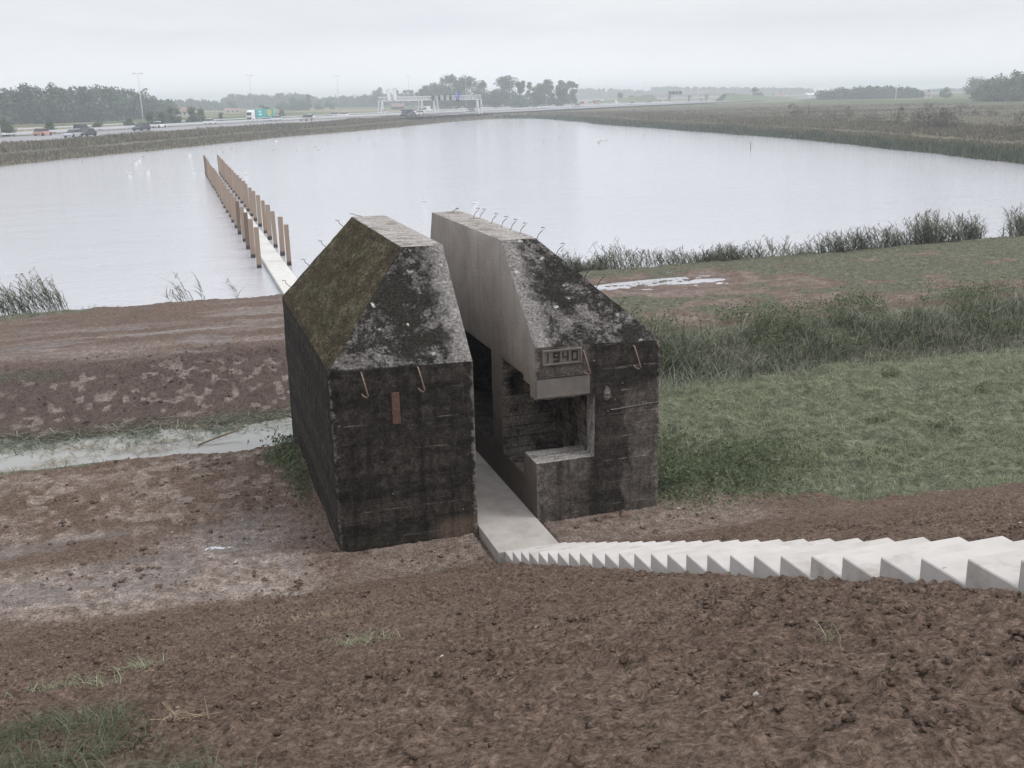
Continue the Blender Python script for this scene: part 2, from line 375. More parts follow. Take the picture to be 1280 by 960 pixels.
        c = mixc(nt, mth(nt, 'MULTIPLY', mth(nt, 'SUBTRACT', 1.0, thr(nt, mth(nt, 'ADD', big, mth(nt, 'MULTIPLY', patch, .3)), .58, .72)), mth(nt, 'MULTIPLY', keep, .6)), c, (.075, .068, .064))
        c = mixc(nt, mth(nt, 'MULTIPLY', dark, .94), c, ramp(nt, fine, [(.4, (.010, .010, .008)), (.7, (.038, .035, .026))]))
        c = mixc(nt, mth(nt, 'MULTIPLY', mth(nt, 'SUBTRACT', 1.0, keep), .35), c, (.30, .285, .27))
        wh = mth(nt, 'MULTIPLY', thr(nt, noise(nt, oc, 11, 7, .75), .60, .66), thr(nt, noise(nt, oc, 1.6, 3), .42, .6))
        c = mixc(nt, mth(nt, 'MULTIPLY', wh, .75), c, (.44, .42, .40))
        c = mixc(nt, lich, c, ramp(nt, fine, [(.38, (.26, .26, .24)), (.6, (.60, .59, .56))]))
        h = mth(nt, 'ADD', patch, mth(nt, 'MULTIPLY', dark, .5)); bd = .035
    elif kind == 'moss':
        mv = mapping(nt, oc, (1.0, .45, 1.0))
        n5 = noise(nt, mv, 20, 8, .78, .6); n6 = noise(nt, mapping(nt, oc, (1.2, .3, 1.2)), 5, 6, .7)
        c = ramp(nt, mth(nt, 'ADD', mth(nt, 'MULTIPLY', n5, .65), mth(nt, 'MULTIPLY', n6, .35)), [(.36, (.016, .013, .008)), (.44, (.060, .048, .027)), (.51, (.12, .102, .06)), (.60, (.25, .225, .15))])
        c = mixc(nt, mth(nt, 'MULTIPLY', thr(nt, noise(nt, oc, 1.7, 6, .7), .46, .58), .7), c, (.068, .046, .031))
        c = mixc(nt, mth(nt, 'MULTIPLY', thr(nt, noise(nt, mv, 4.1, 6, .7), .54, .64), .5), c, (.10, .105, .052))
        c = mixc(nt, mth(nt, 'MULTIPLY', lich, .4), c, (.30, .29, .24))
        bare = mth(nt, 'MULTIPLY', thr(nt, noise(nt, mv, 9, 6, .75), .60, .66), .55)
        c = mixc(nt, bare, c, (.17, .155, .125))
        h = mth(nt, 'ADD', n5, mth(nt, 'MULTIPLY', n6, 1.2)); bd = .09; rough = 1.0
    elif kind == 'top':
        c = ramp(nt, noise(nt, mapping(nt, oc, (1, 5, 1)), 3.0, 7, .7), [(.3, (.17, .15, .135)), (.5, (.30, .28, .26)), (.7, (.48, .46, .44))])
        c = mixc(nt, mth(nt, 'MULTIPLY', thr(nt, noise(nt, oc, 3, 5), .52, .64), .6), c, (.13, .105, .085))
        h = mid; bd = .03
    elif kind == 'sawn':
        c = ramp(nt, big, [(.3, (.29, .262, .238)), (.7, (.46, .425, .392))])
        c = mixc(nt, thr(nt, fine, .5, .72), c, (.22, .19, .165))
        rust = mth(nt, 'MULTIPLY', thr(nt, streak, .5, .72), mth(nt, 'SUBTRACT', 1.0, thr(nt, Z, 1.6, 4.2)))
        c = mixc(nt, mth(nt, 'MULTIPLY', rust, .6), c, (.17, .115, .085))
        agg = nd(nt, "ShaderNodeTexVoronoi", {"Vector": oc, "Scale": 38.0})
        c = mixc(nt, mth(nt, 'MULTIPLY', mth(nt, 'SUBTRACT', 1.0, thr(nt, agg.outputs["Distance"], .12, .3)), thr(nt, nd(nt, "ShaderNodeSeparateColor", {"Color": agg.outputs["Color"]}).outputs[1], .7, .75)), c, (.42, .38, .34))
        f = mth(nt, 'FRACT', mth(nt, 'DIVIDE', Y, .62))
        sl = mth(nt, 'SUBTRACT', 1.0, thr(nt, mth(nt, 'ABSOLUTE', mth(nt, 'SUBTRACT', f, .5)), .004, .016))
        sl = mth(nt, 'MULTIPLY', sl, thr(nt, noise(nt, oc, .8, 2), .46, .5))
        c = mixc(nt, mth(nt, 'MULTIPLY', sl, .65), c, (.07, .06, .055))
        brn = mth(nt, 'SUBTRACT', 1.0, thr(nt, mth(nt, 'ADD', Z, mth(nt, 'ADD', mth(nt, 'MULTIPLY', big, .8), mth(nt, 'MULTIPLY', Y, .28))), 2.3, 3.9))
        c = mixc(nt, mth(nt, 'MULTIPLY', brn, .55), c, mixc(nt, thr(nt, patch, .4, .62), (.12, .092, .072), (.24, .195, .16)))
        low_dark = mth(nt, 'SUBTRACT', 1.0, thr(nt, mth(nt, 'ADD', Z, mth(nt, 'MULTIPLY', big, .5)), .7, 1.35))  # sawn face gets darker towards the bottom
        c = mixc(nt, mth(nt, 'MULTIPLY', low_dark, .75), c, (.062, .050, .041))
        h = fine; bd = .006; rough = .75
    else:
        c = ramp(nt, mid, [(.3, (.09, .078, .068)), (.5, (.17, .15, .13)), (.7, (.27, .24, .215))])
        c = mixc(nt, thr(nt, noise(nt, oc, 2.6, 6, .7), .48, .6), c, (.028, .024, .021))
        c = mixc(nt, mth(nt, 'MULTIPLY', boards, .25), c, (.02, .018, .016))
        c = mixc(nt, mth(nt, 'MULTIPLY', thr(nt, Y, 1.9, 2.2), .8), c, (.030, .026, .023))  # darkness of the deep room painted into the colour as shade
        h = mth(nt, 'SUBTRACT', mid, boards); bd = .02
    gl = {"wall": (.68, 1.25), "wallr": (.7, 1.3), "moss": (.45, 1.35), "sawn": (.9, 1.1)}.get(kind, (.5, 1.6))
    c = speckle(nt, c, oc, 26, *gl)
    c = speckle(nt, c, oc, 75, .72, 1.28)
    nt.links.new(c, b.inputs["Base Color"]); b.inputs["Roughness"].default_value = rough
    b.inputs["Specular IOR Level"].default_value = .08
    bump(nt, b, h, bd, 1.0)
    return m


def make_new_concrete(name, a, bb, stain=.5):
    m, nt, b = mat(name)
    oc = nd(nt, "ShaderNodeTexCoord").outputs["Object"]
    n = noise(nt, oc, 3, 6, .65); f = noise(nt, oc, 40, 3)
    c = ramp(nt, n, [(.3, a), (.7, bb)])
    c = mixc(nt, mth(nt, 'MULTIPLY', thr(nt, noise(nt, oc, 2.1, 7, .7), .56, .75), stain), c, (.26, .195, .15))
    c = mixc(nt, mth(nt, 'MULTIPLY', thr(nt, noise(nt, oc, 8, 5, .75), .68, .73), stain), c, (.13, .09, .065))
    nt.links.new(c, b.inputs["Base Color"]); b.inputs["Roughness"].default_value = .8
    bump(nt, b, f, .003, .7)
    return m


def make_leaf(name, cols, rough=.7, sc=.6, trans=0.0):
    m, nt, b = mat(name)
    pos = nd(nt, "ShaderNodeNewGeometry"); 
    rnd = pos.outputs["Random Per Island"]
    c = ramp(nt, mth(nt, 'ADD', mth(nt, 'MULTIPLY', rnd, .55), mth(nt, 'MULTIPLY', noise(nt, pos.outputs["Position"], sc, 3), .45)),
             [(.15, cols[0]), (.5, cols[1]), (.85, cols[2])])
    nt.links.new(c, b.inputs["Base Color"]); b.inputs["Roughness"].default_value = rough
    b.inputs["Specular IOR Level"].default_value = .08
    if trans:
        tr = nd(nt, "ShaderNodeBsdfTranslucent", {"Color": c}); mx = nd(nt, "ShaderNodeMixShader", {0: trans, 1: b.outputs[0], 2: tr.outputs[0]})
        nt.links.new(mx.outputs[0], nt.nodes["Material Output"].inputs["Surface"])
    return m


M = {}
M['ground'] = make_ground_mat(); M['far'] = make_far_ground()
M['lake'] = make_water("lake_water", (.53, .53, .56))
M['ditch'] = make_water("silty_ditch_water", (.26, .26, .235), 1.5, .25)
for k in ('wall', 'slope', 'moss', 'top', 'sawn', 'inner', 'wallr'): M[k] = make_concrete("bunker_concrete_" + k, k)
M['lintel'] = make_new_concrete('lintel_concrete', (.12, .108, .096), (.21, .19, .17), .8)
M['step'] = make_new_concrete("pale_step_concrete", (.41, .39, .365), (.52, .498, .47), .7)
M['walk'] = make_new_concrete("walkway_concrete", (.33, .30, .275), (.46, .425, .39), .75)
M['deck'] = make_new_concrete("boardwalk_concrete", (.52, .51, .48), (.62, .61, .57), .3)
M['rust'] = simple("rusty_iron", (.16, .085, .06), .8, .5, 30)
M['rustbar'] = simple("rusty_hook_iron", (.30, .20, .165), .7, .45, 40)
M['wire'] = simple("dark_wire_iron", (.06, .05, .045), .7, .4, 30)
M['grass'] = make_leaf("meadow_grass_blades", [(.18, .205, .125), (.305, .345, .22), (.52, .54, .38)], .65, 1.2, trans=.4)
M['corner'] = make_leaf('dark_slope_grass', [(.06, .075, .045), (.115, .14, .085), (.24, .26, .18)], .65, 1.5, trans=.3)
M['grass2'] = make_leaf("tall_grass_blades", [(.10, .11, .07), (.18, .19, .13), (.32, .31, .225)], .65, 1.2, trans=.4)
M['reed'] = make_leaf("reed_leaves", [(.04, .048, .03), (.155, .17, .118), (.50, .51, .40)], .6, .9, trans=.4)
M['plume'] = make_leaf("reed_plumes", [(.07, .055, .048), (.12, .10, .085), (.19, .165, .14)], .9)
M['weed'] = make_leaf("broad_weed_leaves", [(.075, .092, .05), (.14, .17, .095), (.24, .28, .17)], .55, 3, trans=.4)
M['straw'] = make_leaf("dead_straw", [(.10, .075, .05), (.24, .19, .13), (.40, .34, .25)], .8, 3)
M['clod'] = make_leaf("soil_clods", [(.062, .042, .031), (.12, .085, .066), (.19, .14, .11)], .95, 3)
M['stone'] = make_leaf("small_stones", [(.18, .15, .13), (.32, .28, .25), (.5, .47, .44)], .8, 3)
M['tree'] = make_leaf("tree_foliage", [(.085, .12, .085), (.14, .185, .125), (.21, .26, .165)], .8, .12, trans=.4)
M['tree2'] = make_leaf("pale_tree_foliage", [(.12, .155, .105), (.185, .235, .15), (.25, .30, .19)], .8, .12, trans=.4)
M['wood'] = make_leaf("far_wood_foliage", [(.055, .085, .062), (.09, .125, .085), (.13, .175, .11)], .8, .05)
M['scrub'] = make_leaf("scrub_twigs", [(.08, .072, .055), (.12, .108, .083), (.17, .15, .12)], .9, .3)
M['bankveg'] = make_leaf("bank_scrub", [(.10, .092, .062), (.165, .148, .10), (.25, .22, .155)], .9, .06)
M['bankgreen'] = make_leaf("bank_green_rushes", [(.05, .075, .048), (.09, .115, .07), (.14, .155, .10)], .9, .06)
M['embank'] = simple('embankment_grass', (.14, .17, .10), .95, .25, .15)
M['bark'] = simple("bark", (.06, .05, .042), .9, .4, 3)
M['asphalt'] = simple("asphalt", (.27, .265, .275), .9, .12, .2)
M['paint'] = simple("road_paint", (.75, .75, .74), .7, .1, 2)
M['steel'] = simple("galvanised_steel", (.62, .64, .66), .6, .15, 2)
M['gantry'] = simple("pale_gantry_steel", (.72, .73, .75), .5, .1, 2)
M['black'] = simple("black_panel", (.02, .02, .025), .5, .2, 5)
M['blue'] = simple("blue_sign", (.03, .09, .50), .4, .1, 2)
M['white'] = simple("white_coat", (.78, .78, .78), .35, .05, 3)
M['tyre'] = simple("tyre_rubber", (.02, .02, .02), .9, .2, 20)
M['glass'] = simple("dark_car_glass", (.03, .035, .04), .1, .2, 3)
M['teal'] = simple("teal_tarpaulin", (.03, .36, .36), .5, .1, 2)
M['yellow'] = simple("yellow_print", (.55, .45, .10), .5, .1, 2)
M['roof'] = simple("red_roof_tiles", (.30, .20, .165), .8, .2, 1)
M['brick'] = simple("red_brick_wall", (.17, .125, .115), .9, .2, 1)
M['plaster'] = simple("white_plaster", (.72, .70, .66), .9, .1, 1)
M['concrete'] = simple("viaduct_concrete", (.62, .61, .58), .85, .12, .3)
M['swan'] = simple("white_feathers", (.85, .85, .84), .7, .05, 10)
M['duck'] = simple("dark_feathers", (.07, .055, .045), .7, .4, 10)
M['beak'] = simple("orange_beak", (.55, .2, .05), .5, .2, 10)


def make_post_mat():
    m, nt, b = mat("pile_timber")
    oc = nd(nt, "ShaderNodeTexCoord").outputs["Object"]
    inf = nd(nt, "ShaderNodeObjectInfo").outputs["Random"]
    g = noise(nt, mapping(nt, oc, (14, 14, .8)), 1.0, 5, .6)
    c = ramp(nt, g, [(.3, (.22, .155, .11)), (.7, (.37, .275, .21))])
    c = mixc(nt, thr(nt, inf, .0, 1.0), c, (.31, .245, .195))
    c = mixc(nt, thr(nt, inf, .9, .93), c, (.16, .115, .09))
    z = nd(nt, "ShaderNodeSeparateXYZ", {"Vector": oc}).outputs[2]
    c = mixc(nt, mth(nt, 'SUBTRACT', 1.0, thr(nt, z, .14, .24)), c, (.045, .037, .032))
    nt.links.new(c, b.inputs["Base Color"]); b.inputs["Roughness"].default_value = .85
    bump(nt, b, g, .004)
    return m


M['post'] = make_post_mat()


# ------------------------------------------------------------------ object helpers
def tag(o, label=None, cat=None, group=None, kind=None):
    if label: o['label'] = label
    if cat: o['category'] = cat
    if group: o['group'] = group
    if kind: o['kind'] = kind
    return o


def link(name, me, parent=None, loc=None, rz=0):
    o = bpy.data.objects.new(name, me); COL.objects.link(o)
    if parent: o.parent = parent
    if loc is not None: o.location = tuple(float(c) for c in loc)
    o.rotation_euler = (0, 0, rz)
    return o


def empty(name, loc, rz=0):
    o = link(name, None, None, loc, rz); o.empty_display_size = .5; return o


def mesh_np(name, V, F, m, smooth=False):
    """V (n,3), F (m,k) all same k"""
    V = np.asarray(V, np.float32); F = np.asarray(F, np.int32); k = F.shape[1]
    me = bpy.data.meshes.new(name)
    me.vertices.add(len(V)); me.vertices.foreach_set("co", V.ravel())
    me.loops.add(F.size); me.loops.foreach_set("vertex_index", F.ravel())
    me.polygons.add(len(F)); me.polygons.foreach_set("loop_start", np.arange(0, F.size, k, dtype=np.int32))
    me.polygons.foreach_set("loop_total", np.full(len(F), k, np.int32))
    if smooth: me.polygons.foreach_set("use_smooth", np.ones(len(F), bool))
    me.materials.append(m); me.update(calc_edges=True); me.validate()
    return me


class MB:
    def __init__(s): s.bm = bmesh.new()

    def box(s, a, b, M4=None):
        x0, y0, z0 = a; x1, y1, z1 = b
        vs = [s.bm.verts.new(p) for p in ((x0, y0, z0), (x1, y0, z0), (x1, y1, z0), (x0, y1, z0), (x0, y0, z1), (x1, y0, z1), (x1, y1, z1), (x0, y1, z1))]
        for f in ((3, 2, 1, 0), (4, 5, 6, 7), (0, 1, 5, 4), (1, 2, 6, 5), (2, 3, 7, 6), (3, 0, 4, 7)): s.bm.faces.new([vs[i] for i in f])
        if M4:
            for v in vs: v.co = M4 @ v.co
        return s

    def loft(s, rings, cap=True):
        R = [[s.bm.verts.new(p) for p in r] for r in rings]; n = len(R[0])
        for a, b in zip(R[:-1], R[1:]):
            for i in range(n): s.bm.faces.new((a[i], a[(i + 1) % n], b[(i + 1) % n], b[i]))
        if cap: s.bm.faces.new(R[0][::-1]); s.bm.faces.new(R[-1])
        return s

    def tube(s, pts, rad, n=8):
        pts = [Vector(p) for p in pts]; rad = rad if isinstance(rad, (list, tuple)) else [rad] * len(pts)
        rings = []
        for i, p in enumerate(pts):
            t = (pts[min(i + 1, len(pts) - 1)] - pts[max(i - 1, 0)]).normalized()
            a = t.cross(Vector((0.13, 0.31, 1)) if abs(t.z) < .9 else Vector((1, 0.1, 0))).normalized(); b = t.cross(a)
            rings.append([p + (a * math.cos(2 * math.pi * k / n) + b * math.sin(2 * math.pi * k / n)) * rad[i] for k in range(n)])
        return s.loft(rings)

    def build(s, name, m, parent=None, loc=None, rz=0, smooth=False, bevel=0):
        bmesh.ops.recalc_face_normals(s.bm, faces=s.bm.faces)
        if bevel: bmesh.ops.bevel(s.bm, geom=s.bm.edges[:] , offset=bevel, segments=1, affect='EDGES', profile=.5)
        me = bpy.data.meshes.new(name); s.bm.to_mesh(me); s.bm.free()
        if smooth:
            for p in me.polygons: p.use_smooth = True
        me.materials.append(m)
        return link(name, me, parent, loc, rz)


def copy_tree(o, parent=None):
    c = o.copy(); COL.objects.link(c); c.parent = parent
    for ch in [q for q in o.children]: copy_tree(ch, c)
    return c


# ------------------------------------------------------------------ the ground sheet
def axis(segs):
    out = [segs[0][0]]
    for a, b, st in segs:
        n = max(1, round((b - a) / st)); out += list(np.linspace(a, b, n + 1)[1:])
    return out


def grow(start, end, st, f):
    out = []; x = start; sgn = 1 if end > start else -1
    while (x - end) * sgn < 0:
        st *= f; x += sgn * st; out.append(x)
    return out


ys = axis([(-12.5, -4, .022), (-4, 1.5, .03), (1.5, 5.5, .05), (5.5, 14, .075), (14, 26, .13), (26, 27.2, .4)])
ys = grow(-12.5, -3000, .3, 1.35)[::-1] + ys + grow(27.2, 4500, 1.0, 1.5)
xs = axis([(-8.5, -5, .08), (-5, -3.3, .04), (-3.3, 3.6, .024), (3.6, 6.4, .04), (6.4, 13, .085), (13, 32, .16)])
xs = grow(-8.5, -3000, .2, 1.3)[::-1] + xs + grow(32, 4500, .3, 1.3)
xs, ys = np.array(xs), np.array(ys)
GX, GY = np.meshgrid(xs, ys); GZ = ground(GX, GY); g_, p_, w_ = masks(GX, GY)
nx, ny = len(xs), len(ys)
idx = np.arange(nx * ny).reshape(ny, nx)
F = np.stack([idx[:-1, :-1], idx[:-1, 1:], idx[1:, 1:], idx[1:, :-1]], -1).reshape(-1, 4)
me = mesh_np("ground", np.stack([GX, GY, GZ], -1).reshape(-1, 3), F, M['ground'], True)
for nm, arr in (("grass", g_), ("pale", p_), ("wet", w_)):
    at = me.attributes.new(nm, 'FLOAT', 'POINT'); at.data.foreach_set("value", arr.ravel().astype(np.float32))
tag(link("ground", me), kind='structure')

# ------------------------------------------------------------------ far land
SH = [(-140, -30), (-110, 20), (-60, 82), (-23, 140), (-15, 155), (3, 186), (21, 220), (52, 263), (82, 314), (103, 342), (113, 347), (119, 338), (115, 300), (111, 266), (106, 249), (99, 186), (93, 133), (84, 93), (78, 70), (70, 45), (64, 20)]
P = [np.array(SH[0], float)]; side = []
for a, b in zip(SH[:-1], SH[1:]):
    a = np.array(a, float); b = np.array(b, float); n = max(1, int(np.linalg.norm(b - a) / 1.5))
    for i in range(1, n + 1): P.append(a + (b - a) * i / n)
P = np.array(P)
for _ in range(6): P[1:-1] = .25 * P[:-2] + .5 * P[1:-1] + .25 * P[2:]
t = np.zeros_like(P); t[1:-1] = P[2:] - P[:-2]; t[0] = P[1] - P[0]; t[-1] = P[-1] - P[-2]
t /= np.linalg.norm(t, axis=1)[:, None]; nrm = np.stack([-t[:, 1], t[:, 0]], 1)
for _ in range(30): nrm[1:-1] = .25 * nrm[:-2] + .5 * nrm[1:-1] + .25 * nrm[2:]
nrm /= np.linalg.norm(nrm, axis=1)[:, None]
P = P + nrm * ((fbm(P[:, 0] * .12, P[:, 1] * .12, 71) - .5) * 2.2)[:, None]
arc = np.concatenate([[0], np.cumsum(np.linalg.norm(np.diff(P, axis=0), axis=1))])
rs = sst(P[:, 0] + P[:, 1] * 0 + (arc - arc[np.argmax(P[:, 1])]) * .6, 95, 125)     # 0 on the left bank, 1 on the right bank
D = [0, .5, 1.2, 2.5, 4.5, 7, 8.5, 10.5, 13, 17, 22, 30]
HL = [-1.75, -1.45, -1.15, -.95, -.85, -.8, -.78, -.72, -.3, .05, .12, .12]
HR = [-1.75, -1.45, -1.15, -.9, -.75, -.65, -.6, -.6, -.4, -.3, -.25, -.2]
C0 = np.array([40., 150.])
rows = []; rz_ = []; rd = []; rm = []
for d, hl, hr in zip(D, HL, HR):
    q = P + nrm * d; rows.append(q)
    rz_.append(hl * (1 - rs) + hr * rs + (fbm(q[:, 0] * .3, q[:, 1] * .3, 73) - .5) * .25 * (d > 1)); rd.append(np.full(len(P), float(d))); rm.append(np.zeros(len(P)))
q0 = rows[-1]; dirr = q0 - C0; dirr /= np.linalg.norm(dirr, axis=1)[:, None]
dirr = .5 * dirr + .5 * nrm; dirr /= np.linalg.norm(dirr, axis=1)[:, None]
for e in [8, 18, 30, 45, 62, 82, 110, 145, 190, 250, 330, 450, 650, 1000, 1600, 2600, 4500]:
    q = q0 + dirr * e; rows.append(q); dd = e + 30
    rz_.append(.1 * (1 - rs) - .15 * rs + (fbm(q[:, 0] * .05, q[:, 1] * .05, 74) - .5) * (.25 if e < 300 else .0)); rd.append(np.full(len(P), float(dd)))
    rm.append((1 - rs) * (1.0 if e > 30 else 0.0) + rs * sst(dd, 170, 200))
nr = len(rows); V = np.stack([np.stack(rows)[..., 0], np.stack(rows)[..., 1], np.stack(rz_)], -1)
idx = np.arange(nr * len(P)).reshape(nr, len(P))
F = np.stack([idx[:-1, :-1], idx[1:, :-1], idx[1:, 1:], idx[:-1, 1:]], -1).reshape(-1, 4)
me = mesh_np("far_field", V.reshape(-1, 3), F, M['far'], True)
for nm, arr in (("dist", np.stack(rd)), ("side", np.tile(rs, (nr, 1))), ("meadow", np.stack(rm))):
    at = me.attributes.new(nm, 'FLOAT', 'POINT'); at.data.foreach_set("value", arr.ravel().astype(np.float32))
tag(link("far_field", me), kind='structure')
SHP, SHN, SHR = P, nrm, rs
# lake sheet, running a little under the banks
mb = MB(); poly = [tuple(p + n * 3) for p, n in zip(P[::6], nrm[::6])] + [(64, 18), (34, 23), (10, 23.4), (-10, 23.4), (-60, 22), (-140, -40)]
vs = [mb.bm.verts.new((x, y, -1.5)) for x, y in poly]; f = mb.bm.faces.new(vs[::-1])
bmesh.ops.triangulate(mb.bm, faces=[f])
tag(mb.build("lake", M['lake']), kind='structure')
mb = MB(); vs = [mb.bm.verts.new(p) for p in ((-40, 5.0, -.45), (5.4, 4.6, -.45), (5.4, 10.4, -.45), (-40, 13.4, -.45))]; mb.bm.faces.new(vs)
tag(mb.build("ditch_water", M['ditch']), kind='structure')


def puddle(cx, cy, rx, ry, z, lb):
    mb = MB(); vs = [mb.bm.verts.new((cx + rx * math.cos(a) * (1 + .2 * math.sin(3 * a + cx)), cy + ry * math.sin(a), z)) for a in [i * math.pi / 12 for i in range(24)]]
    mb.bm.faces.new(vs); tag(mb.build("puddle", M['lake']), kind='structure')


puddle(14.5, 17.6, 4.2, 1.6, -.236, 0)
puddle(-7.2, 16.6, 1.8, .8, -.215, 0)
puddle(-1.55, .95, .8, .35, -.098, 0)


# ------------------------------------------------------------------ bunker
def bunker_half(name, label, x0, x1, eave, cuts, slopes):
    """slice of a flattened pyramid roofed shelter between x0 and x1; slopes = (left inset, right inset)"""
    top, iF, dp, tb = 3.92, 1.49, 6.4, 5.86
    bm = bmesh.new()
    zb = -.35
    xa, xb = x0 + slopes[0], x1 - slopes[1]
    pts = [(x0, 0, zb), (x1, 0, zb), (x1, dp, zb), (x0, dp, zb), (x0, 0, eave[0]), (x1, 0, eave[1]), (x1, dp, eave[1]), (x0, dp, eave[0]),
           (xa, iF, top), (xb, iF, top), (xb, tb, top), (xa, tb, top)]
    if slopes[0]: pts[3] = (x0, 5.95, zb); pts[7] = (x0, 5.95, eave[0] - .03)
    v = [bm.verts.new(p) for p in pts]
    for f in ((3, 2, 1, 0), (0, 1, 5, 4), (2, 3, 7, 6), (1, 2, 6, 5) if not slopes[0] == 0 or True else 0, (3, 0, 4, 7), (8, 9, 10, 11), (4, 5, 9, 8), (6, 7, 11, 10), (5, 6, 10, 9), (7, 4, 8, 11)):
        bm.faces.new([v[i] for i in f])
    bmesh.ops.recalc_face_normals(bm, faces=bm.faces)
    me = bpy.data.meshes.new("concrete_body"); bm.to_mesh(me); bm.free()
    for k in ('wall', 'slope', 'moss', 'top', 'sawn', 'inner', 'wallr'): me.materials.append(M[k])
    root = empty(name, (0, 0, 0)); tag(root, label, "bunker", "two halves of the sawn bunker")
    o = link("concrete_body", me, root)
    # hollow rooms
    tmp = []
    for c in cuts:
        cm = MB()
        if len(c) == 2: cm.box(*c)
        else: cm.loft(c)
        t_ = cm.build("cutter", M['inner']); tmp.append(t_)
        mo = o.modifiers.new("b", 'BOOLEAN'); mo.operation = 'DIFFERENCE'; mo.solver = 'EXACT'; mo.object = t_
    dg = bpy.context.evaluated_depsgraph_get(); ev = o.evaluated_get(dg)
    nm = bpy.data.meshes.new_from_object(ev); o.modifiers.clear(); o.data = nm; nm.name = "concrete_body"
    for t_ in tmp: bpy.data.objects.remove(t_)
    # soften and wear the edges
    bm = bmesh.new(); bm.from_mesh(nm)
    bmesh.ops.remove_doubles(bm, verts=bm.verts, dist=1e-4)
    bmesh.ops.dissolve_limit(bm, angle_limit=.02, verts=bm.verts, edges=bm.edges)
    es = [e for e in bm.edges if len(e.link_faces) == 2 and e.calc_face_angle(0) > .3]
    bmesh.ops.bevel(bm, geom=es, offset=.014, segments=2, affect='EDGES', profile=.6, clamp_overlap=True)
    for ax, lo, hi in ((0, x0, x1), (1, 0, dp), (2, zb, top)):
        n = int((hi - lo) / .13)
        for i in range(1, n):
            co = [0, 0, 0]; no = [0, 0, 0]; co[ax] = lo + (hi - lo) * (i + .13) / n; no[ax] = 1
            bmesh.ops.bisect_plane(bm, geom=bm.verts[:] + bm.edges[:] + bm.faces[:], dist=1e-5, plane_co=co, plane_no=no)
    bm.normal_update()
    cutx = x1 if slopes[1] == 0 else x0
    for v in bm.verts:
        x, y, z = v.co
        a = float(vn(np.array([x * 7 + z * 3.1]), np.array([y * 7 + z * 5.7]), 81)[0]) - .5
        b_ = float(vn(np.array([x * 2 + z * 1.1]), np.array([y * 2 + z * 1.7]), 82)[0]) - .5
        amt = .016 * a + .012 * b_
        sharp = max([e.calc_face_angle(0) for e in v.link_edges if len(e.link_faces) == 2] + [0])
        if abs(x - cutx) < .02: amt *= .25
        if sharp > .3: amt -= max(0, a - .12) * .09 * (.3 if abs(x - cutx) < .02 else 1)
        v.co += v.normal * amt
    for f in bm.faces:
        c = f.calc_center_median(); n = f.normal
        outside = (c.x < x0 + .03 or c.x > x1 - .03 or c.y < .03 or c.y > dp - .03)
        s = 0
        if c.z > min(eave) - .02 and n.z > .95 and c.z > top - .05: s = 3
        elif n.z > .25 and c.z > min(eave) - .02:
            s = 1 if n.y < -.35 and abs(n.y) > abs(n.x) else 2
            if slopes[0] == 0 and s == 2: s = 1
        elif abs(c.x - cutx) < .03 and abs(n.x) > .6: s = 4
        elif not outside:
            s = 5
            if slopes[1] and c.y < .62 and ((n.z > .7 and .8 < c.z < .95) or (abs(n.x) > .7 and c.y < .3 and c.x > 3.7)): s = 3
        elif slopes[0] == 0: s = 6
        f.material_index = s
        f.smooth = False
    bmesh.ops.triangulate(bm, faces=[f for f in bm.faces if len(f.verts) > 4])
    bm.to_mesh(nm); bm.free()
    for p in nm.polygons: p.use_smooth = True
    try:
        nm.set_sharp_from_angle(angle=math.radians(28))
    except Exception: pass
    return root


XL, XR = 1.98, 2.88
LH = bunker_half("bunker_half", "left half of the sawn concrete bunker, with mossy roof side and nearly black front wall", 0, XL, (2.545, 2.50),
                 [((.65, 2.2, .5), (XL + .3, 5.4, 2.09))], (1.366, 0))
RH = bunker_half("bunker_half", "right half of the sawn concrete bunker, with the date 1940 above a square gun opening", XR, 4.8, (2.60, 2.55),
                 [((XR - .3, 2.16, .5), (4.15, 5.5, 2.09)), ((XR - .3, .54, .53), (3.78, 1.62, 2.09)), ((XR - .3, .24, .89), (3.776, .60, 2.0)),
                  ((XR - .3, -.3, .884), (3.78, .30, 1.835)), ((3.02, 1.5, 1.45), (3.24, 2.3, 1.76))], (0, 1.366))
# sawn shelf stub inside niche
MB().box((XR + .003, .25, .53), (XR + .16, .62, .73)).build("gun_shelf", M['inner'], RH, bevel=.01)


def hook(x, side, root):
    mb = MB(); mb.tube([(x, .03, 2.5), (x + .004, -.03, 2.49), (x + .035, -.09, 2.33), (x + .06, -.13, 2.20), (x + .05, -.11, 2.165), (x + .01, -.07, 2.18), (x - .012, -.05, 2.21)], .0095, 8)
    mb.build("hook", M['rustbar'], root, smooth=True)


hook(.43, 0, LH); hook(1.2, 0, LH); hook(3.6, 0, RH); hook(4.38, 0, RH)
MB().box((.82, -.022, 1.73), (.93, .02, 2.17)).build("rusty_plate", M['rust'], LH, bevel=.004)
MB().loft([[(3.96 + r * math.cos(a), -.01 - d, 1.72 + z + r * 1.15 * 0 + 0) for a in [i * math.pi / 5 for i in range(10)] for r in [rr] for d in [abs(rr) * .9 * (math.sin(a) * .5 + .5)]] for rr, z in ((.02, 0), (.05, .03), (.062, .09), (.045, .16), (.012, .22))]).build("concrete_blob", M['inner'], RH, smooth=True)
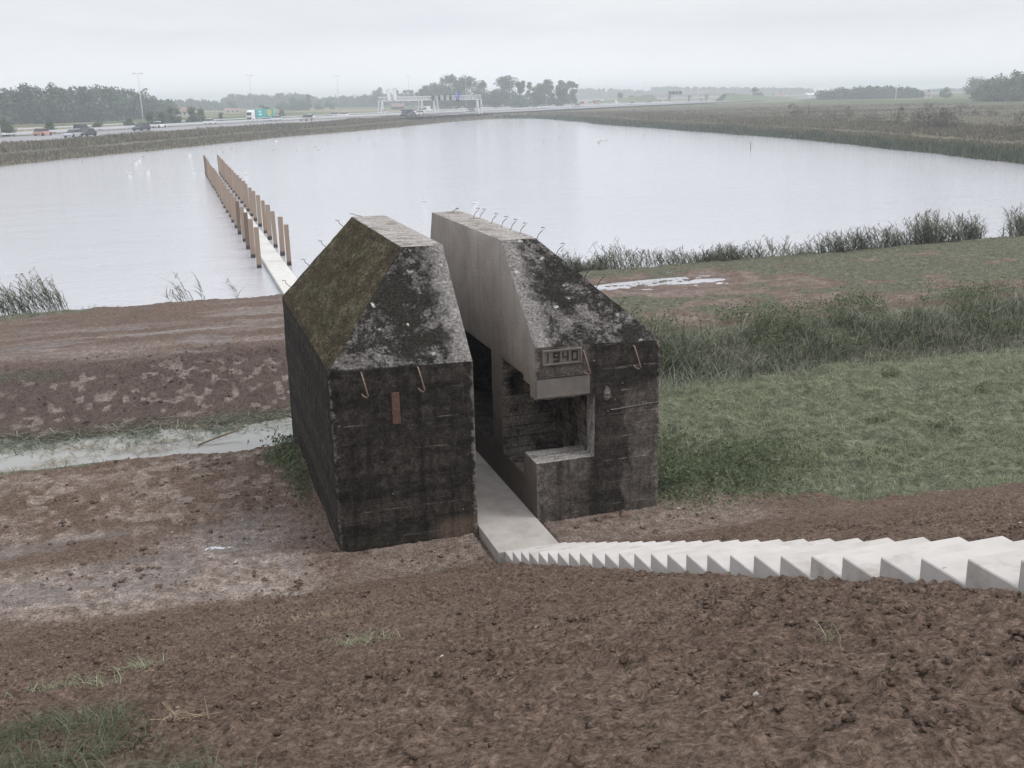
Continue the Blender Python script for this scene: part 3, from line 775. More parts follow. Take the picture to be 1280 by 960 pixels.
# sawn lip and joint over the gun opening
MB().box((2.895, -.012, 1.855), (3.70, .02, 2.135)).build("lintel_band", M['lintel'], RH, bevel=.006)
MB().box((2.9, -.016, 2.139), (3.69, .02, 2.147)).build("lintel_joint", M['black'], RH)
for z, a, b_, rt in ((1.57, 4.03, 4.79, RH),):
    mb = MB(); n = 14; R = []
    for i in range(n + 1):
        x = a + (b_ - a) * i / n; zz = z + .003 * math.sin(i * 1.7 + z * 9) + .04 * (i / n) * (1 if rt is RH else -.6); h = .002 + .006 * abs(math.sin(i * 2.3 + z))
        R.append([(x, .012, zz - h), (x, -.016, zz - h * .6), (x, -.016, zz + h * .6), (x, .012, zz + h)])
    mb.loft(R); mb.build("shutter_seam", M['lintel'], rt)
# date panel: frame and digits
pl = MB(); F0 = (2.985, 2.335, 3.575, 2.55); fr = .018
for a, b_ in (((F0[0], F0[1]), (F0[2], F0[1] + fr)), ((F0[0], F0[3] - fr), (F0[2], F0[3])), ((F0[0], F0[1] + fr), (F0[0] + fr, F0[3] - fr)), ((F0[2] - fr, F0[1] + fr), (F0[2], F0[3] - fr))):
    pl.box((a[0], -.030, a[1]), (b_[0], .02, b_[1]))
panel = pl.build("date_frame", M['lintel'], RH)
dark = MB().box((F0[0] + fr + .001, -.008, F0[1] + fr + .001), (F0[2] - fr - .001, .02, F0[3] - fr - .001)).build("date_panel", M['lintel'], panel)
SEG = {'1': [(.45, 0, .6, 1)], '9': [(0, 0, .9, .13), (.75, 0, .9, 1), (0, .87, .9, 1), (0, .45, .15, 1), (0, .43, .9, .56)],
       '4': [(0, .4, .15, 1), (0, .36, .9, .5), (.7, 0, .86, 1)], '0': [(0, 0, .9, .13), (0, .87, .9, 1), (0, 0, .15, 1), (.75, 0, .9, 1)]}
for i, ch in enumerate("1940"):
    mb = MB(); ox = F0[0] + .03 + i * .137; oz = F0[1] + .04; w_d, h_d = .10, .135
    for k, (a, b0, c, d) in enumerate(SEG[ch]): mb.box((ox + a * w_d, -.022 - k * .0007, oz + b0 * h_d), (ox + c * w_d, -.005, oz + d * h_d))
    mb.build("digit", M['wall'], panel)


def wire(root, p, d, L=.20, nm="reinforcing_bar", curl=1):
    L *= .75; p = Vector(p); d = Vector(d).normalized(); s = Vector((RT[0], RT[1], 0)) * curl
    mb = MB(); q = [p - d * .08, p + d * L * .5, p + d * L * .75 + s * .03, p + d * L * .95 + s * .055, p + d * L * 1.0 + s * .02, p + d * L * .96 - s * .01]
    mb.tube(q, .0055, 6); mb.build(nm, M['wire'], root, smooth=True)


for (x, y) in ((3.32, 4.55), (3.38, 4.37), (3.36, 3.58), (3.37, 3.05), (3.38, 2.58), (3.36, 2.05)): wire(RH, (x, y, 3.92), (.45, .1, 1), .25)
wire(RH, (3.2, 5.6, 3.92), (.8, 0, .7), .16); wire(RH, (3.42, 1.45, 3.88), (.5, .1, 1), .3); wire(RH, (3.65, 1.25, 3.66), (.6, .1, 1), .3)
for x, y, z, L in ((4.22, 1.0, 3.19, .3), (4.5, .8, 2.9, .22), (4.62, .65, 2.78, .26), (4.05, 1.05, 3.35, .2)): wire(RH, (x, y, z), (.5, -.1, 1), L)
for x, y, z in ((.14, 5.9, 2.72), (.52, 5.95, 3.08), (.85, 5.95, 3.4), (1.2, 6.0, 3.75)): wire(LH, (x, y, z), (-.8, .1, .75), .2)
wire(LH, (1.5, 5.86, 3.93), (-1, .1, .25), .22); wire(LH, (.35, 5.0, 2.9), (-.7, -.3, 1), .2)

# ------------------------------------------------------------------ walkway, stairs, boardwalk
wk = empty("walkway", (XL, 0, 0)); tag(wk, "concrete walkway running through the gap between the bunker halves", "walkway")
wk['kind'] = 'structure'
segs = [(-.945, 2.2), (2.205, 5.5), (5.505, 9.0), (9.005, 12.5), (12.505, 16.0)]
for a, b_ in segs:
    MB().box((XL + .012, a, -.12), (XR - .012, b_, .05)).build("slab", M['walk'], wk, loc=(-XL, 0, 0), bevel=.006)
mb = MB(); mb.loft([[(XL + .012, 16.005, -.12), (XL + .012, 16.005, .05), (XR - .012, 16.005, .05), (XR - .012, 16.005, -.12)], [(XL + .012, 22.0, -1.5), (XL + .012, 22.0, -1.3), (XR - .012, 22.0, -1.3), (XR - .012, 22.0, -1.5)]])
mb.build("ramp", M['walk'], wk, loc=(-XL, 0, 0))
# apron wedge between walkway and first step
st = empty("staircase", (2.08, -.95, 0)); tag(st, "long pale concrete stair climbing the dike from the bunker towards the right", "staircase")
for i in range(32):
    y1 = -.95 - .347 * i; z = .056 + .148 * i; jx = random.uniform(-.006, .006)
    MB().box((2.085 + jx, y1 - .36 - .347, z - .17), (2.975 + jx, y1, z)).build("step", M['step'], st, loc=(-2.08, .95, 0), bevel=.007)
bw = empty("boardwalk", (2.43, 22, -1.5)); tag(bw, "narrow white boardwalk reaching out over the lake between two rows of piles", "boardwalk")
y = 22.01; k = 0
while y < 60:
    L = 4.7 if k else 3.2
    MB().box((1.99, y, -1.46), (2.89, y + L - .01, -1.3)).build("deck_panel", M['deck'], bw, loc=(-2.43, -22, 1.5), bevel=.01)
    for x in (2.1, 2.78): MB().box((x - .05, y + .2, -2.3), (x + .05, y + .3, -1.463)).build("support", M['post'], bw, loc=(-2.43, -22, 1.5))
    y += L; k += 1
MB().box((1.985, y + .005, -1.6), (2.895, y + .09, -1.27)).build("end_board", M['deck'], bw, loc=(-2.43, -22, 1.5))
ORD = "nearest,second,third,fourth,fifth,sixth,seventh,eighth,ninth,tenth,eleventh,twelfth,thirteenth,fourteenth,fifteenth,sixteenth,seventeenth,eighteenth,nineteenth,twentieth,twenty first,farthest".split(',')
mb = MB(); n = 4; R = []
for z, s in ((-.9, .105), (.3, .107), (1.9, .107), (1.925, .098)): R.append([(s, s, z), (-s, s, z), (-s, -s, z), (s, -s, z)])
mb.loft(R); post0 = mb.build("wooden_pile", M['post'])
for row, (x, nm) in enumerate(((1.70, "left"), (3.13, "right"))):
    for i in range(22):
        o = post0 if row == 0 and i == 0 else post0.copy()
        if o is not post0: COL.objects.link(o)
        o.location = (x + random.uniform(-.03, .03), 36.35 + 3.36 * i + random.uniform(-.12, .12), -1.5 + random.uniform(-.03, .03))
        o.rotation_euler = (random.uniform(-.012, .012), random.uniform(-.015, .015), random.uniform(-.15, .15))
        lb = f"{ORD[i]} square timber pile in the {nm} row standing in the lake" if i in (0, 21) else f"{ORD[i]} timber pile from the bunker in the {nm} row by the boardwalk"
        tag(o, lb, "pile", "timber piles along the boardwalk")


# ------------------------------------------------------------------ scattered geometry builders
rng = np.random.RandomState(5)


def ribbons(base, az, h, lean, width, segs=3, curve=1.0, twist=None, taper=True):
    """curved strips: base (n,3), az lean direction, h length, lean horizontal reach fraction"""
    n = len(base); az = np.asarray(az); h = np.broadcast_to(h, n); lean = np.broadcast_to(lean, n); width = np.broadcast_to(width, n)
    tw = rng.rand(n) * math.pi if twist is None else twist
    sx = np.cos(tw); sy = np.sin(tw); V = []
    for k in range(segs + 1):
        u = k / segs; r = lean * u ** (1 + curve) * h; zz = h * (u - .35 * lean * u * u)
        c = base + np.stack([np.cos(az) * r, np.sin(az) * r, zz], 1)
        w = width * (1 - u ** 1.5 * .93 if taper else 1) * .5
        o = np.stack([sx * w, sy * w, 0 * w], 1); V += [c - o, c + o]
    V = np.stack(V, 1)  # n, 2(s+1), 3
    k2 = 2 * (segs + 1); F = []
    for k in range(segs):
        F.append([2 * k, 2 * k + 1, 2 * k + 3, 2 * k + 2])
    F = (np.arange(n)[:, None, None] * k2 + np.array(F)[None]).reshape(-1, 4)
    return V.reshape(-1, 3), F


def merge(parts):
    Vs, Fs, o = [], [], 0
    for V, F in parts: Vs.append(V); Fs.append(F + o); o += len(V)
    return np.concatenate(Vs), np.concatenate(Fs)


def quads(c, size, up=.3, stretch=1.0, rs=rng):
    """randomly turned leaf quads at centres c"""
    n = len(c); a = rs.randn(n, 3); a /= np.linalg.norm(a, axis=1)[:, None] + 1e-9
    b = rs.randn(n, 3); b[:, 2] *= up; b -= a * (a * b).sum(1)[:, None]; b /= np.linalg.norm(b, axis=1)[:, None] + 1e-9
    s = np.broadcast_to(size, n)[:, None] * .5
    a = a * s * stretch; b = b * s
    V = np.stack([c - a, c - b * .7, c + a, c + b * .7], 1).reshape(-1, 3)
    F = np.arange(4 * n).reshape(n, 4)
    return V, F


def stuff(name, VF, m, label, cat, kind='stuff'):
    o = link(name, mesh_np(name, VF[0], VF[1], m)); return tag(o, label, cat, None, kind)


# clods of soil
def lumps(X, Y, R, sink=.3, flat=.7, z=None):
    n = len(X); ico = bmesh.new(); bmesh.ops.create_icosphere(ico, subdivisions=2 if n < 1500 else 1, radius=1)
    v = np.array([q.co[:] for q in ico.verts]); f = np.array([[w.index for w in q.verts] for q in ico.faces]); ico.free()
    Z = ground(X, Y) if z is None else z
    J = 1 + (rng.rand(n, len(v)) - .5) * 1.1
    sc = np.stack([R * (.7 + .8 * rng.rand(n)), R * (.7 + .8 * rng.rand(n)), R * flat * (.6 + .6 * rng.rand(n))], 1)
    V = v[None] * J[..., None] * sc[:, None]; V = V + np.stack([X, Y, Z + sc[:, 2] * (1 - 2 * sink) * .5], 1)[:, None]
    F = (np.arange(n)[:, None, None] * len(v) + f[None]).reshape(-1, 3)
    return V.reshape(-1, 3), F


def scatter(n, x0, x1, y0, y1, w=None):
    X = rng.uniform(x0, x1, n); Y = rng.uniform(y0, y1, n)
    if w is not None:
        k = rng.rand(n) < w(X, Y); X, Y = X[k], Y[k]
    return X, Y


offstair = lambda X, Y: ~((X > 1.9) & (X < 3.05) & (Y < 20)) & ~((X > -.05) & (X < 4.85) & (Y > -.02) & (Y < 7.4))
X, Y = scatter(62000, -5, 5, -12, -.8, lambda X, Y: offstair(X, Y) * (.12 + .88 * sst(fbm(X * 1.5, Y * 1.5, 91), .42, .6)))
R = .004 + .017 * rng.rand(len(X)) ** 4
stuff("soil_clods", lumps(X, Y, R), M['ground'], "crumbly brown soil clods strewn over the raked dike slope", "soil")
X, Y = scatter(16000, -9, 6.5, -.9, 14, lambda X, Y: offstair(X, Y) * (.1 + .9 * sst(fbm(X * 1.2, Y * 1.2, 92), .45, .62)) * (1 - masks(X, Y)[0]) * (ground(X, Y, False) > -.42))
R = .007 + .038 * rng.rand(len(X)) ** 6
stuff("mud_lumps", lumps(X, Y, R), M['ground'], "dark mud lumps around the bunker and on the ditch banks", "mud")
X, Y = scatter(350, -9, 6, -11, 20, lambda X, Y: offstair(X, Y) * (1 - masks(X, Y)[0]) * (ground(X, Y, False) > -.42))
stuff("pebbles", lumps(X, Y, .004 + .008 * rng.rand(len(X)) ** 2), M['stone'], "tiny pale pebbles scattered over the bare soil", "pebbles")
# individual bigger stones by the right bunker wall
for i, (x, y, r) in enumerate(((3.75, -.22, .06), (3.95, -.16, .045), (4.2, -.14, .09), (5.05, -.2, .045))):
    me = mesh_np("stone", *lumps(np.array([0.]), np.array([0.]), np.array([r]), z=np.array([0.])), M['clod'] if i != 3 else M['stone'], True)
    o = link("stone", me, None, (x, y, float(ground(x, y)) - .004))
    tag(o, ["round mud stone under the gun opening, left of its neighbour", "small mud stone beside the larger stones at the bunker foot", "largest brown lump of stone against the right bunker wall", "pale stone lying off the right corner of the bunker"][i], "stone", "stones at the foot of the right half")
# pale chips round the wet pool
X, Y = scatter(36, -2.3, -.6, .4, 1.9, lambda X, Y: np.exp(-((X + 1.4) / .8) ** 2 - ((Y - 1.25) / .5) ** 2))
stuff("mud_chips", lumps(X, Y, .012 + .02 * rng.rand(len(X))), M['stone'], "pale dried mud chips round the wet pool left of the bunker", "mud")

# grass
def grass(name, n, box, h, wid, w, m, label, lean=.6, segs=2, az0=None):
    X, Y = scatter(n, *box, w=w); Z = ground(X, Y)
    hh = h * (.5 + rng.rand(len(X))) * (.55 + .9 * fbm(X * 2.2, Y * 2.2, 95))
    az = rng.rand(len(X)) * 6.28 if az0 is None else az0 + rng.randn(len(X)) * .7
    VF = ribbons(np.stack([X, Y, Z - .01], 1), az, hh, lean * (.3 + rng.rand(len(X)) * 1.2), wid, segs)
    return stuff(name, VF, m, label, "grass")


gm = lambda X, Y: offstair(X, Y) * masks(X, Y)[0]
grass("meadow_grass", 150000, (4.6, 24, -4.6, 7.2), .085, .012, lambda X, Y: gm(X, Y) * (Y > -.9 * (X - 5)) * (.12 + .88 * sst(fbm(X * 2.1, Y * 2.6, 97), .38, .56)), M['grass'], "short lumpy green grass between the bunker and the reedy ditch", .9)
grass("corner_grass", 34000, (-4.2, -.6, -11.8, -5), .10, .0055, lambda X, Y: gm(X, Y) * (.1 + .9 * sst(fbm(X * 2.4, Y * 2.4, 197), .36, .5)), M['corner'], "long green grass tufts on the dike in the lower left corner", .9, 3)
grass("bank_grass", 36000, (5, 32, 10.5, 22.5), .07, .016, gm, M['grass2'], "thin grass on the muddy bank beyond the ditch", .8)
grass("rim_grass", 16000, (-9.5, 2, 4.5, 24), .13, .014, gm, M['grass2'], "rough grass along the ditch rim and lake edge at left", .9, 3)
# sparse tufts on bare soil
X = []; Y = []
for (cx, cy, r, n) in ((-2.2, -6.6, .07, 90), (-.8, -7.2, .12, 110), (.8, -9.9, .03, 12), (-2.7, -7.0, .12, 70), (-2.4, -7.2, .08, 30), (-1.5, 8.6, .8, 200), (5.6, .1, .5, 400)):
    X += list(cx + rng.randn(n) * r); Y += list(cy + rng.randn(n) * r * .6)
X = np.array(X); Y = np.array(Y)
stuff("grass_sprigs", ribbons(np.stack([X, Y, ground(X, Y) - .01], 1), rng.rand(len(X)) * 6.28, .07 + .06 * rng.rand(len(X)), .9, .006, 3), M['grass'], "sparse green sprigs of grass coming up through the raked soil", "grass")
# tussocks and hollows edge grass above the reeds
X, Y = scatter(16000, 5.2, 24, 5.2, 7.0, lambda X, Y: sst(Y - .05 * (X - 5), 5.2, 5.9))
stuff("tussock_grass", ribbons(np.stack([X, Y, ground(X, Y) - .02], 1), rng.rand(len(X)) * 6.28, .12 + .2 * rng.rand(len(X)) ** 2, .9, .013, 3), M['grass2'], "pale rough grass along the near edge of the reedy ditch", "grass")

# ditch reeds on the right: thick leaning blades
X, Y = scatter(31000, 4.95, 27, 5.9, 10.2, lambda X, Y: sst(Y - .05 * (X - 5), 5.9, 6.5) * (.25 + .75 * sst(fbm(X * .9, Y * 1.2, 99), .35, .6)))
hh = (.42 + .62 * rng.rand(len(X))) * (.7 + .45 * fbm(X * .5, Y * .5, 100)) * (1 - .35 * sst(X, 9, 16)) * (.7 + .3 * sst(Y, 6.0, 7.0))
stuff("ditch_reeds", ribbons(np.stack([X, Y, ground(X, Y, False) - .03], 1), rng.rand(len(X)) * 6.28, hh, .3 + 1.3 * rng.rand(len(X)) ** 1.5, .030, 5), M['reed'], "dense grey green reeds and sedge filling the ditch right of the bunker", "reeds")
X, Y = scatter(4200, 5.0, 27, 8.8, 11.4, lambda X, Y: sst(fbm(X * .6, Y * .9, 101), .42, .62))
Z = ground(X, Y, False); c = np.stack([X, Y, Z + .05 + rng.rand(len(X)) * .5 * (.5 + .5 * vn(X, Y, 3))], 1)
c = np.repeat(c, 9, 0) + rng.randn(len(c) * 9, 3) * (.10, .10, .10)
stuff("ditch_weeds", quads(c, .06, 1, 1.3), M['weed'], "dark leafy weeds crowding the far side of the ditch", "weeds")


def weedpatch(name, pts, n, m, label, s=.035, hz=.22):
    P_ = []
    for (cx, cy, rx, ry) in pts:
        k = int(n / len(pts)); x = cx + rng.randn(k) * rx; y = cy + rng.randn(k) * ry
        ok = offstair(x, y); x, y = x[ok], y[ok]
        P_.append(np.stack([x, y, ground(x, y) + rng.rand(len(x)) ** 1.5 * hz * (.3 + vn(x * 3, y * 3, 4))], 1))
    P_ = np.concatenate(P_)
    return stuff(name, quads(P_, s * (.6 + .9 * rng.rand(len(P_))), .5, 1.5), m, label, "weeds")


weedpatch("nettle_patch", [(-.22, 3.2, .12, .6), (-.2, 4.6, .14, .6), (-.42, 4.3, .14, .3)], 1500, M['weed'], "leafy green weeds growing along the left side wall of the bunker", .045, .35)
weedpatch("leafy_weeds", [(5.3, .9, .35, .5), (5.6, 2.2, .5, .7), (6.4, .6, .6, .5), (5.4, 3.6, .4, .8), (7.2, 1.4, .7, .5)], 12000, M['weed'], "low leafy weeds at the right corner of the bunker", .04, .25)
weedpatch("dock_clumps", [(rng.uniform(6, 14), rng.uniform(-.5, 5.5), .12, .09) for _ in range(7)], 600, M['weed'], "dark broad leaved clumps dotted over the grass field", .05, .12)

# cut reeds and straw floating in the ditch
def litter(name, n, fn, L, wid, m, label, zf=None):
    x, y = fn(n); z = (ground(x, y) if zf is None else zf(x, y)) + .008 + .03 * rng.rand(len(x)); a = rng.rand(len(x)) * 6.28; l = L * (.4 + rng.rand(len(x)))
    d = np.stack([np.cos(a) * l / 2, np.sin(a) * l / 2, rng.randn(len(x)) * .03], 1); c = np.stack([x, y, z], 1)
    s = np.stack([-np.sin(a), np.cos(a), 0 * a], 1) * wid / 2; up = np.array([0, 0, .5]) * wid
    V = np.stack([c - d - s, c - d + s, c + d + s * .3 + up, c + d - s * .3 + up], 1).reshape(-1, 3)
    return stuff(name, (V, np.arange(len(V)).reshape(-1, 4)), m, label, "plant litter")


wl = lambda x, y: np.maximum(ground(x, y, False), -.455)
def f_green(n):
    x = rng.uniform(-8, .4, n); y = 7.75 - .09 * x + rng.randn(n) * .40
    k = rng.rand(n) < .25 + sst(vn(x * 1.3, y * 1.3, 7), .4, .7); return x[k], y[k]
def f_tan(n):
    c = [(-4.4, 6.8), (-4.0, 7.5), (-3.1, 7.0), (-2.2, 7.3), (-1.6, 7.9), (-4.8, 6.5), (-2.5, 6.8)]; i = rng.randint(0, len(c), n); c = np.array(c)[i]
    return c[:, 0] + rng.randn(n) * .3, c[:, 1] + rng.randn(n) * .12
litter("cut_reed_litter", 3800, f_green, .32, .016, M['reed'], "matted green cut reeds lying along the far side of the ditch", wl)
litter("floating_straw", 420, f_tan, .3, .012, M['straw'], "tan bits of dead reed floating in the ditch at left", wl)
litter("dry_stalks", 30, lambda n: (-1.9 + rng.randn(n) * .06, -9.05 + rng.randn(n) * .025), .10, .005, M['straw'], "small heap of dry pale stalks on the soil at lower left")
litter("straw_bits", 120, lambda n: scatter(n, -4, 4, -11, -1), .035, .003, M['straw'], "scattered straw bits on the raked soil")
litter("fallen_stalks", 160, lambda n: (-.9 + rng.randn(n) * .35, -4.9 + rng.randn(n) * .16), .08, .005, M['straw'], "pale trampled stalks in the middle of the slope")
mb = MB(); mb.tube([(-1.75, 6.85, -.44), (-1.4, 7.0, -.38), (-1.05, 7.15, -.34), (-.85, 7.35, -.24)], [.018, .022, .018, .01], 7)
tag(mb.build("branch", M['straw'], smooth=True), "curved bare branch lying in the ditch among the cut reeds", "branch")


# tall reeds with leaves and plumes
def tall_reeds(name, xs_, ys_, zs_, hts, label, wind=None, leaves=8, stuffk='stuff'):
    n = len(xs_); base = np.stack([xs_, ys_, zs_], 1); wind = math.pi if wind is None else wind
    az = wind + rng.randn(n) * .6; lean = .15 + .35 * rng.rand(n)
    parts = [ribbons(base, az, hts, lean, .013, 4, taper=False, twist=np.full(n, -.3))]
    for k in range(leaves):
        u = .3 + .62 * (k + rng.rand(n)) / leaves
        r = lean * u ** 2 * hts; c = base + np.stack([np.cos(az) * r, np.sin(az) * r, hts * (u - .35 * lean * u * u)], 1)
        la = wind + rng.randn(n) * .8 + (k % 2) * .9
        parts.append(ribbons(c, la, (.28 + .28 * rng.rand(n)), .8 + .7 * rng.rand(n), .024, 3, .1, twist=la + 1.57 + rng.randn(n) * .5))
    V, F = merge(parts)
    me = mesh_np(name, V, F, M['reed']); me.materials.append(M['plume'])
    # plumes
    tip = base + np.stack([np.cos(az) * lean * hts, np.sin(az) * lean * hts, hts * (1 - .35 * lean)], 1); k = rng.rand(n) < .5; tip = tip[k]; m_ = 12
    c = np.repeat(tip, m_, 0); uu = np.tile(np.arange(m_) / m_, len(tip))[:, None]; aa = np.repeat(az[k], m_)
    c = c + np.stack([np.cos(aa) * .06, np.sin(aa) * .06, np.full(len(aa), -.01)], 1) * uu * 1.5 + rng.randn(len(c), 3) * (.012, .012, .02) + np.array([0, 0, .12]) * (1 - uu) - (0, 0, .03)
    V2, F2 = quads(c, .035, 1, 1.5)
    me2 = mesh_np(name, np.concatenate([V, V2]), np.concatenate([F, F2 + len(V)]), M['reed']); me2.materials.append(M['plume'])
    mi = np.zeros(len(F) + len(F2), np.int32); mi[len(F):] = 1; me2.polygons.foreach_set("material_index", mi)
    bpy.data.meshes.remove(me)
    o = link(name, me2); tag(o, label, "reeds", None, stuffk); return o


def shore_y(x): return 22.6 - .04 * (x - 10)
# continuous reed bed on the lake edge
n = 1300; x = rng.uniform(8.5, 22.5, n); w = .25 + .75 * sst(vn(x * .55, x * 0, 13), .35, .65); k = rng.rand(n) < w + .15; x = x[k]
y = shore_y(x) + rng.randn(len(x)) * .35 + .3
hh = (1.15 + .5 * rng.rand(len(x))) * (.72 + .45 * vn(x * .9, x * 0 + 5, 14)) * (1 + .15 * sst(-x, -12, -9))
tall_reeds("reed_bed", x, y, np.full(len(x), -1.15), hh, "long feathery reed bed on the lake edge right behind the bunker", 3.6)


def reed_clump(cx, cy, rx, ry, n, h, label, wind, z=-1.15):
    n = int(n * .68); h *= 1.1; x = rng.randn(n) * rx * .62; y = rng.randn(n) * ry * .5
    k = np.abs(x) < rx * 1.3; x, y = x[k], y[k]
    hh = h * (.62 + .4 * rng.rand(len(x))) * (1 - .25 * (x / rx) ** 2).clip(.5, 1)
    o = tall_reeds("reed_clump", x, y, np.zeros(len(x)), hh, label, wind, 9, None)
    del_kind = o.get('kind'); o['category'] = "reed clump"; o['group'] = "reed clumps on the lake shore"
    if 'kind' in o: del o['kind']
    o.location = (cx, cy, z); return o


def on_shore(px, py, yy):  # x on the shore line under a measured image column
    d = FW + RT * (px - 640) / FPX + UP * (480 - py) / FPX; tt = (yy - CAM[1]) / d[1]; return CAM[0] + d[0] * tt


for px, w_, n_, h_, lb in ((1043, .9, 90, 1.35, "low dark reed clump left of the broad one on the right shore"), (1075, 1.0, 120, 1.5, "broad dark reed clump on the right lake shore"), (1112, .8, 80, 1.55, "thin ragged reed clump between two darker clumps"),
                          (1133, .6, 50, 1.4, "wispy reed tuft just left of the tallest clump"), (1168, .95, 210, 1.95, "tallest and densest round reed clump on the right shore"), (1212, .95, 130, 1.75, "loose reed clump with a high waving stem, right of the tallest"),
                          (1278, .7, 120, 1.95, "reed clump cut by the right edge of the photo")):
    yy = 21.6; X_ = on_shore(px, 325, yy); reed_clump(X_, yy + .2, w_, .5, n_, h_, lb, 3.6, -.75)
reed_clump(on_shore(12, 385, 23.2), 23.2, .75, .5, 75, 1.5, "dense dark reed clump at the left edge by the lake", math.pi, -.95)
reed_clump(on_shore(62, 385, 23.2), 23.2, .75, .5, 75, 1.75, "wind bent reed clump leaning left on the left shore", math.pi, -.95)
reed_clump(on_shore(236, 380, 23.2), 23.2, .35, .4, 12, 1.4, "few bent reed stems left of the boardwalk", math.pi, -.95)
reed_clump(on_shore(254, 375, 23.0), 23.0, .06, .1, 3, 1.75, "single tall thin reed stem left of the boardwalk", math.pi, -.85)
reed_clump(on_shore(300, 377, 23.2), 23.2, .15, .2, 5, 1.1, "tiny reed sprout near the foot of the boardwalk", math.pi, -.9)

# ------------------------------------------------------------------ bank vegetation across the lake (stuff)
def bank_veg(name, n, sel, d0, d1, size, hgt, m, label, s2=None):
    i = rng.choice(np.where(sel)[0], n); d = d0 + (d1 - d0) * rng.rand(n)
    j = np.minimum(i + 1, len(SHP) - 1); u = rng.rand(n)[:, None]
    p = SHP[i] * (1 - u) + SHP[j] * u + SHN[i] * d[:, None]
    z = np.interp(d, D, HL) * (1 - SHR[i]) + np.interp(d, D, HR) * SHR[i]
    c = np.stack([p[:, 0], p[:, 1], z], 1); hn = fbm(p[:, 0] * .15, p[:, 1] * .15, 17)
    az = rng.rand(n) * 6.28
    VF = ribbons(c, az, hgt * (.4 + rng.rand(n)) * (.4 + 1.2 * hn), .35, size, 2)
    return stuff(name, VF, m, label, "bank vegetation")


vis = (SHP[:, 1] > 55); left = vis & (SHR < .5); right = vis & (SHR >= .5)
bank_veg("left_bank_scrub", 26000, left, .4, 7.6, .22, .45, M['bankveg'], "brownish scrub on the far left bank below the motorway")
bank_veg("motorway_verge_scrub", 30000, left, 11.5, 20, .25, .7, M['bankveg'], "taller rough scrub on the verge beside the motorway")
bank_veg("right_bank_rushes", 15000, right, .1, 2.6, .16, .8, M['bankgreen'], "green rushes standing at the water edge of the right bank")
bank_veg("right_bank_scrub", 36000, right, 1.5, 7.6, .18, .5, M['bankveg'], "brown scrub covering the bank on the right of the lake")
bank_veg("right_field_edge", 34000, right, 11.5, 30, .22, .5, M['bankveg'], "rough brown growth where the right field meets the bank path")
n = 60000; i = rng.choice(np.where(right)[0], n); e = 30 + 170 * rng.rand(n) ** 1.2
p = (SHP + SHN * 0)[i] + (.75 * SHN[i] + .25 * ((SHP[i] - C0) / np.linalg.norm(SHP[i] - C0, axis=1)[:, None])) * e[:, None] + rng.randn(n, 2) * 1.2
VF = ribbons(np.stack([p[:, 0], p[:, 1], np.full(n, -.25)], 1), rng.rand(n) * 6.28, (.15 + .35 * rng.rand(n)) * (.4 + 1.2 * fbm(p[:, 0] * .06, p[:, 1] * .06, 19)), .35, .3, 2)
stuff("field_growth", VF, M['bankveg'], "dry brown weeds covering the wide field right of the lake", "field growth")


# ------------------------------------------------------------------ trees
def crown_pts(n, w, h, z0, rs, kind='round', lobes=9):
    """leaf centres clustered in many small boughs within the crown"""
    C = []
    for _ in range(lobes):
        a = rs.rand() * 6.28; u = rs.rand() if _ % 3 else rs.rand() * .4
        prof = {'round': math.sin(math.pi * (.25 + .65 * u)), 'cone': (1 - u) * .95 + .12, 'tall': .55 + .45 * math.sin(math.pi * u), 'flat': .8}[kind]
        r = w * .5 * prof * (.35 + .6 * rs.rand() ** .5); C.append((math.cos(a) * r, math.sin(a) * r, z0 + h * (.08 + .84 * u), w * (.17 + .13 * rs.rand())))
    C = np.array(C); i = rs.randint(0, len(C), n); d = rs.randn(n, 3); d /= np.linalg.norm(d, axis=1)[:, None]
    rr = C[i, 3] * (.35 + .7 * rs.rand(n)); return C[i, :3] + d * rr[:, None] * (1, 1, .85)


def tree(px, top, base, wpx, label, kind='round', m='tree', z=0.05, dens=1.0, cat="tree", group=None, trunk=.12, name="tree", dist=None, leafk=1.0):
    P0 = survey(px, base, z)
    if dist:
        d = P0 - CAM; P0 = CAM + d * (dist / depth(P0)); P0[2] = z
    k = depth(P0) / FPX; H = (base - top) * k if not dist else (base - top) * k
    Wd = wpx * k; Wd *= 1.25; trunk = min(trunk, .05); rs = np.random.RandomState(int(px * 7 + top) % 100000)
    root = empty(name, P0, rs.rand() * 6); tag(root, label, cat, group)
    n = int(800 * dens * max(.6, min(7, (wpx * (base - top)) / 110))); lobes = int(8 + (wpx * (base - top)) / 30)
    leaf = min(max(.25, 1.7 * k), 1.5) * leafk; n = int(n * (.55 if leafk < 1 else 1))
    c = crown_pts(n, Wd, H * (1 - trunk), H * trunk, rs, kind, lobes)
    o = link("crown", mesh_np("crown", *quads(c, leaf * (.6 + .8 * rs.rand(n)), 1, 1.2, rs), M[m]), root)
    mb = MB(); mb.tube([(0, 0, -.2), (.02 * H, 0, H * .4), (0, .01 * H, H * .8)], [.022 * H + .03, .015 * H + .02, .006 * H], 6)
    for q in range(4):
        a = q * 1.6 + rs.rand(); mb.tube([(0, 0, H * (.25 + .12 * q)), (math.cos(a) * Wd * .32, math.sin(a) * Wd * .32, H * (.5 + .1 * q))], [.009 * H + .01, .004 * H], 5)
    mb.build("trunk", M['bark'], root, smooth=True)
    return root


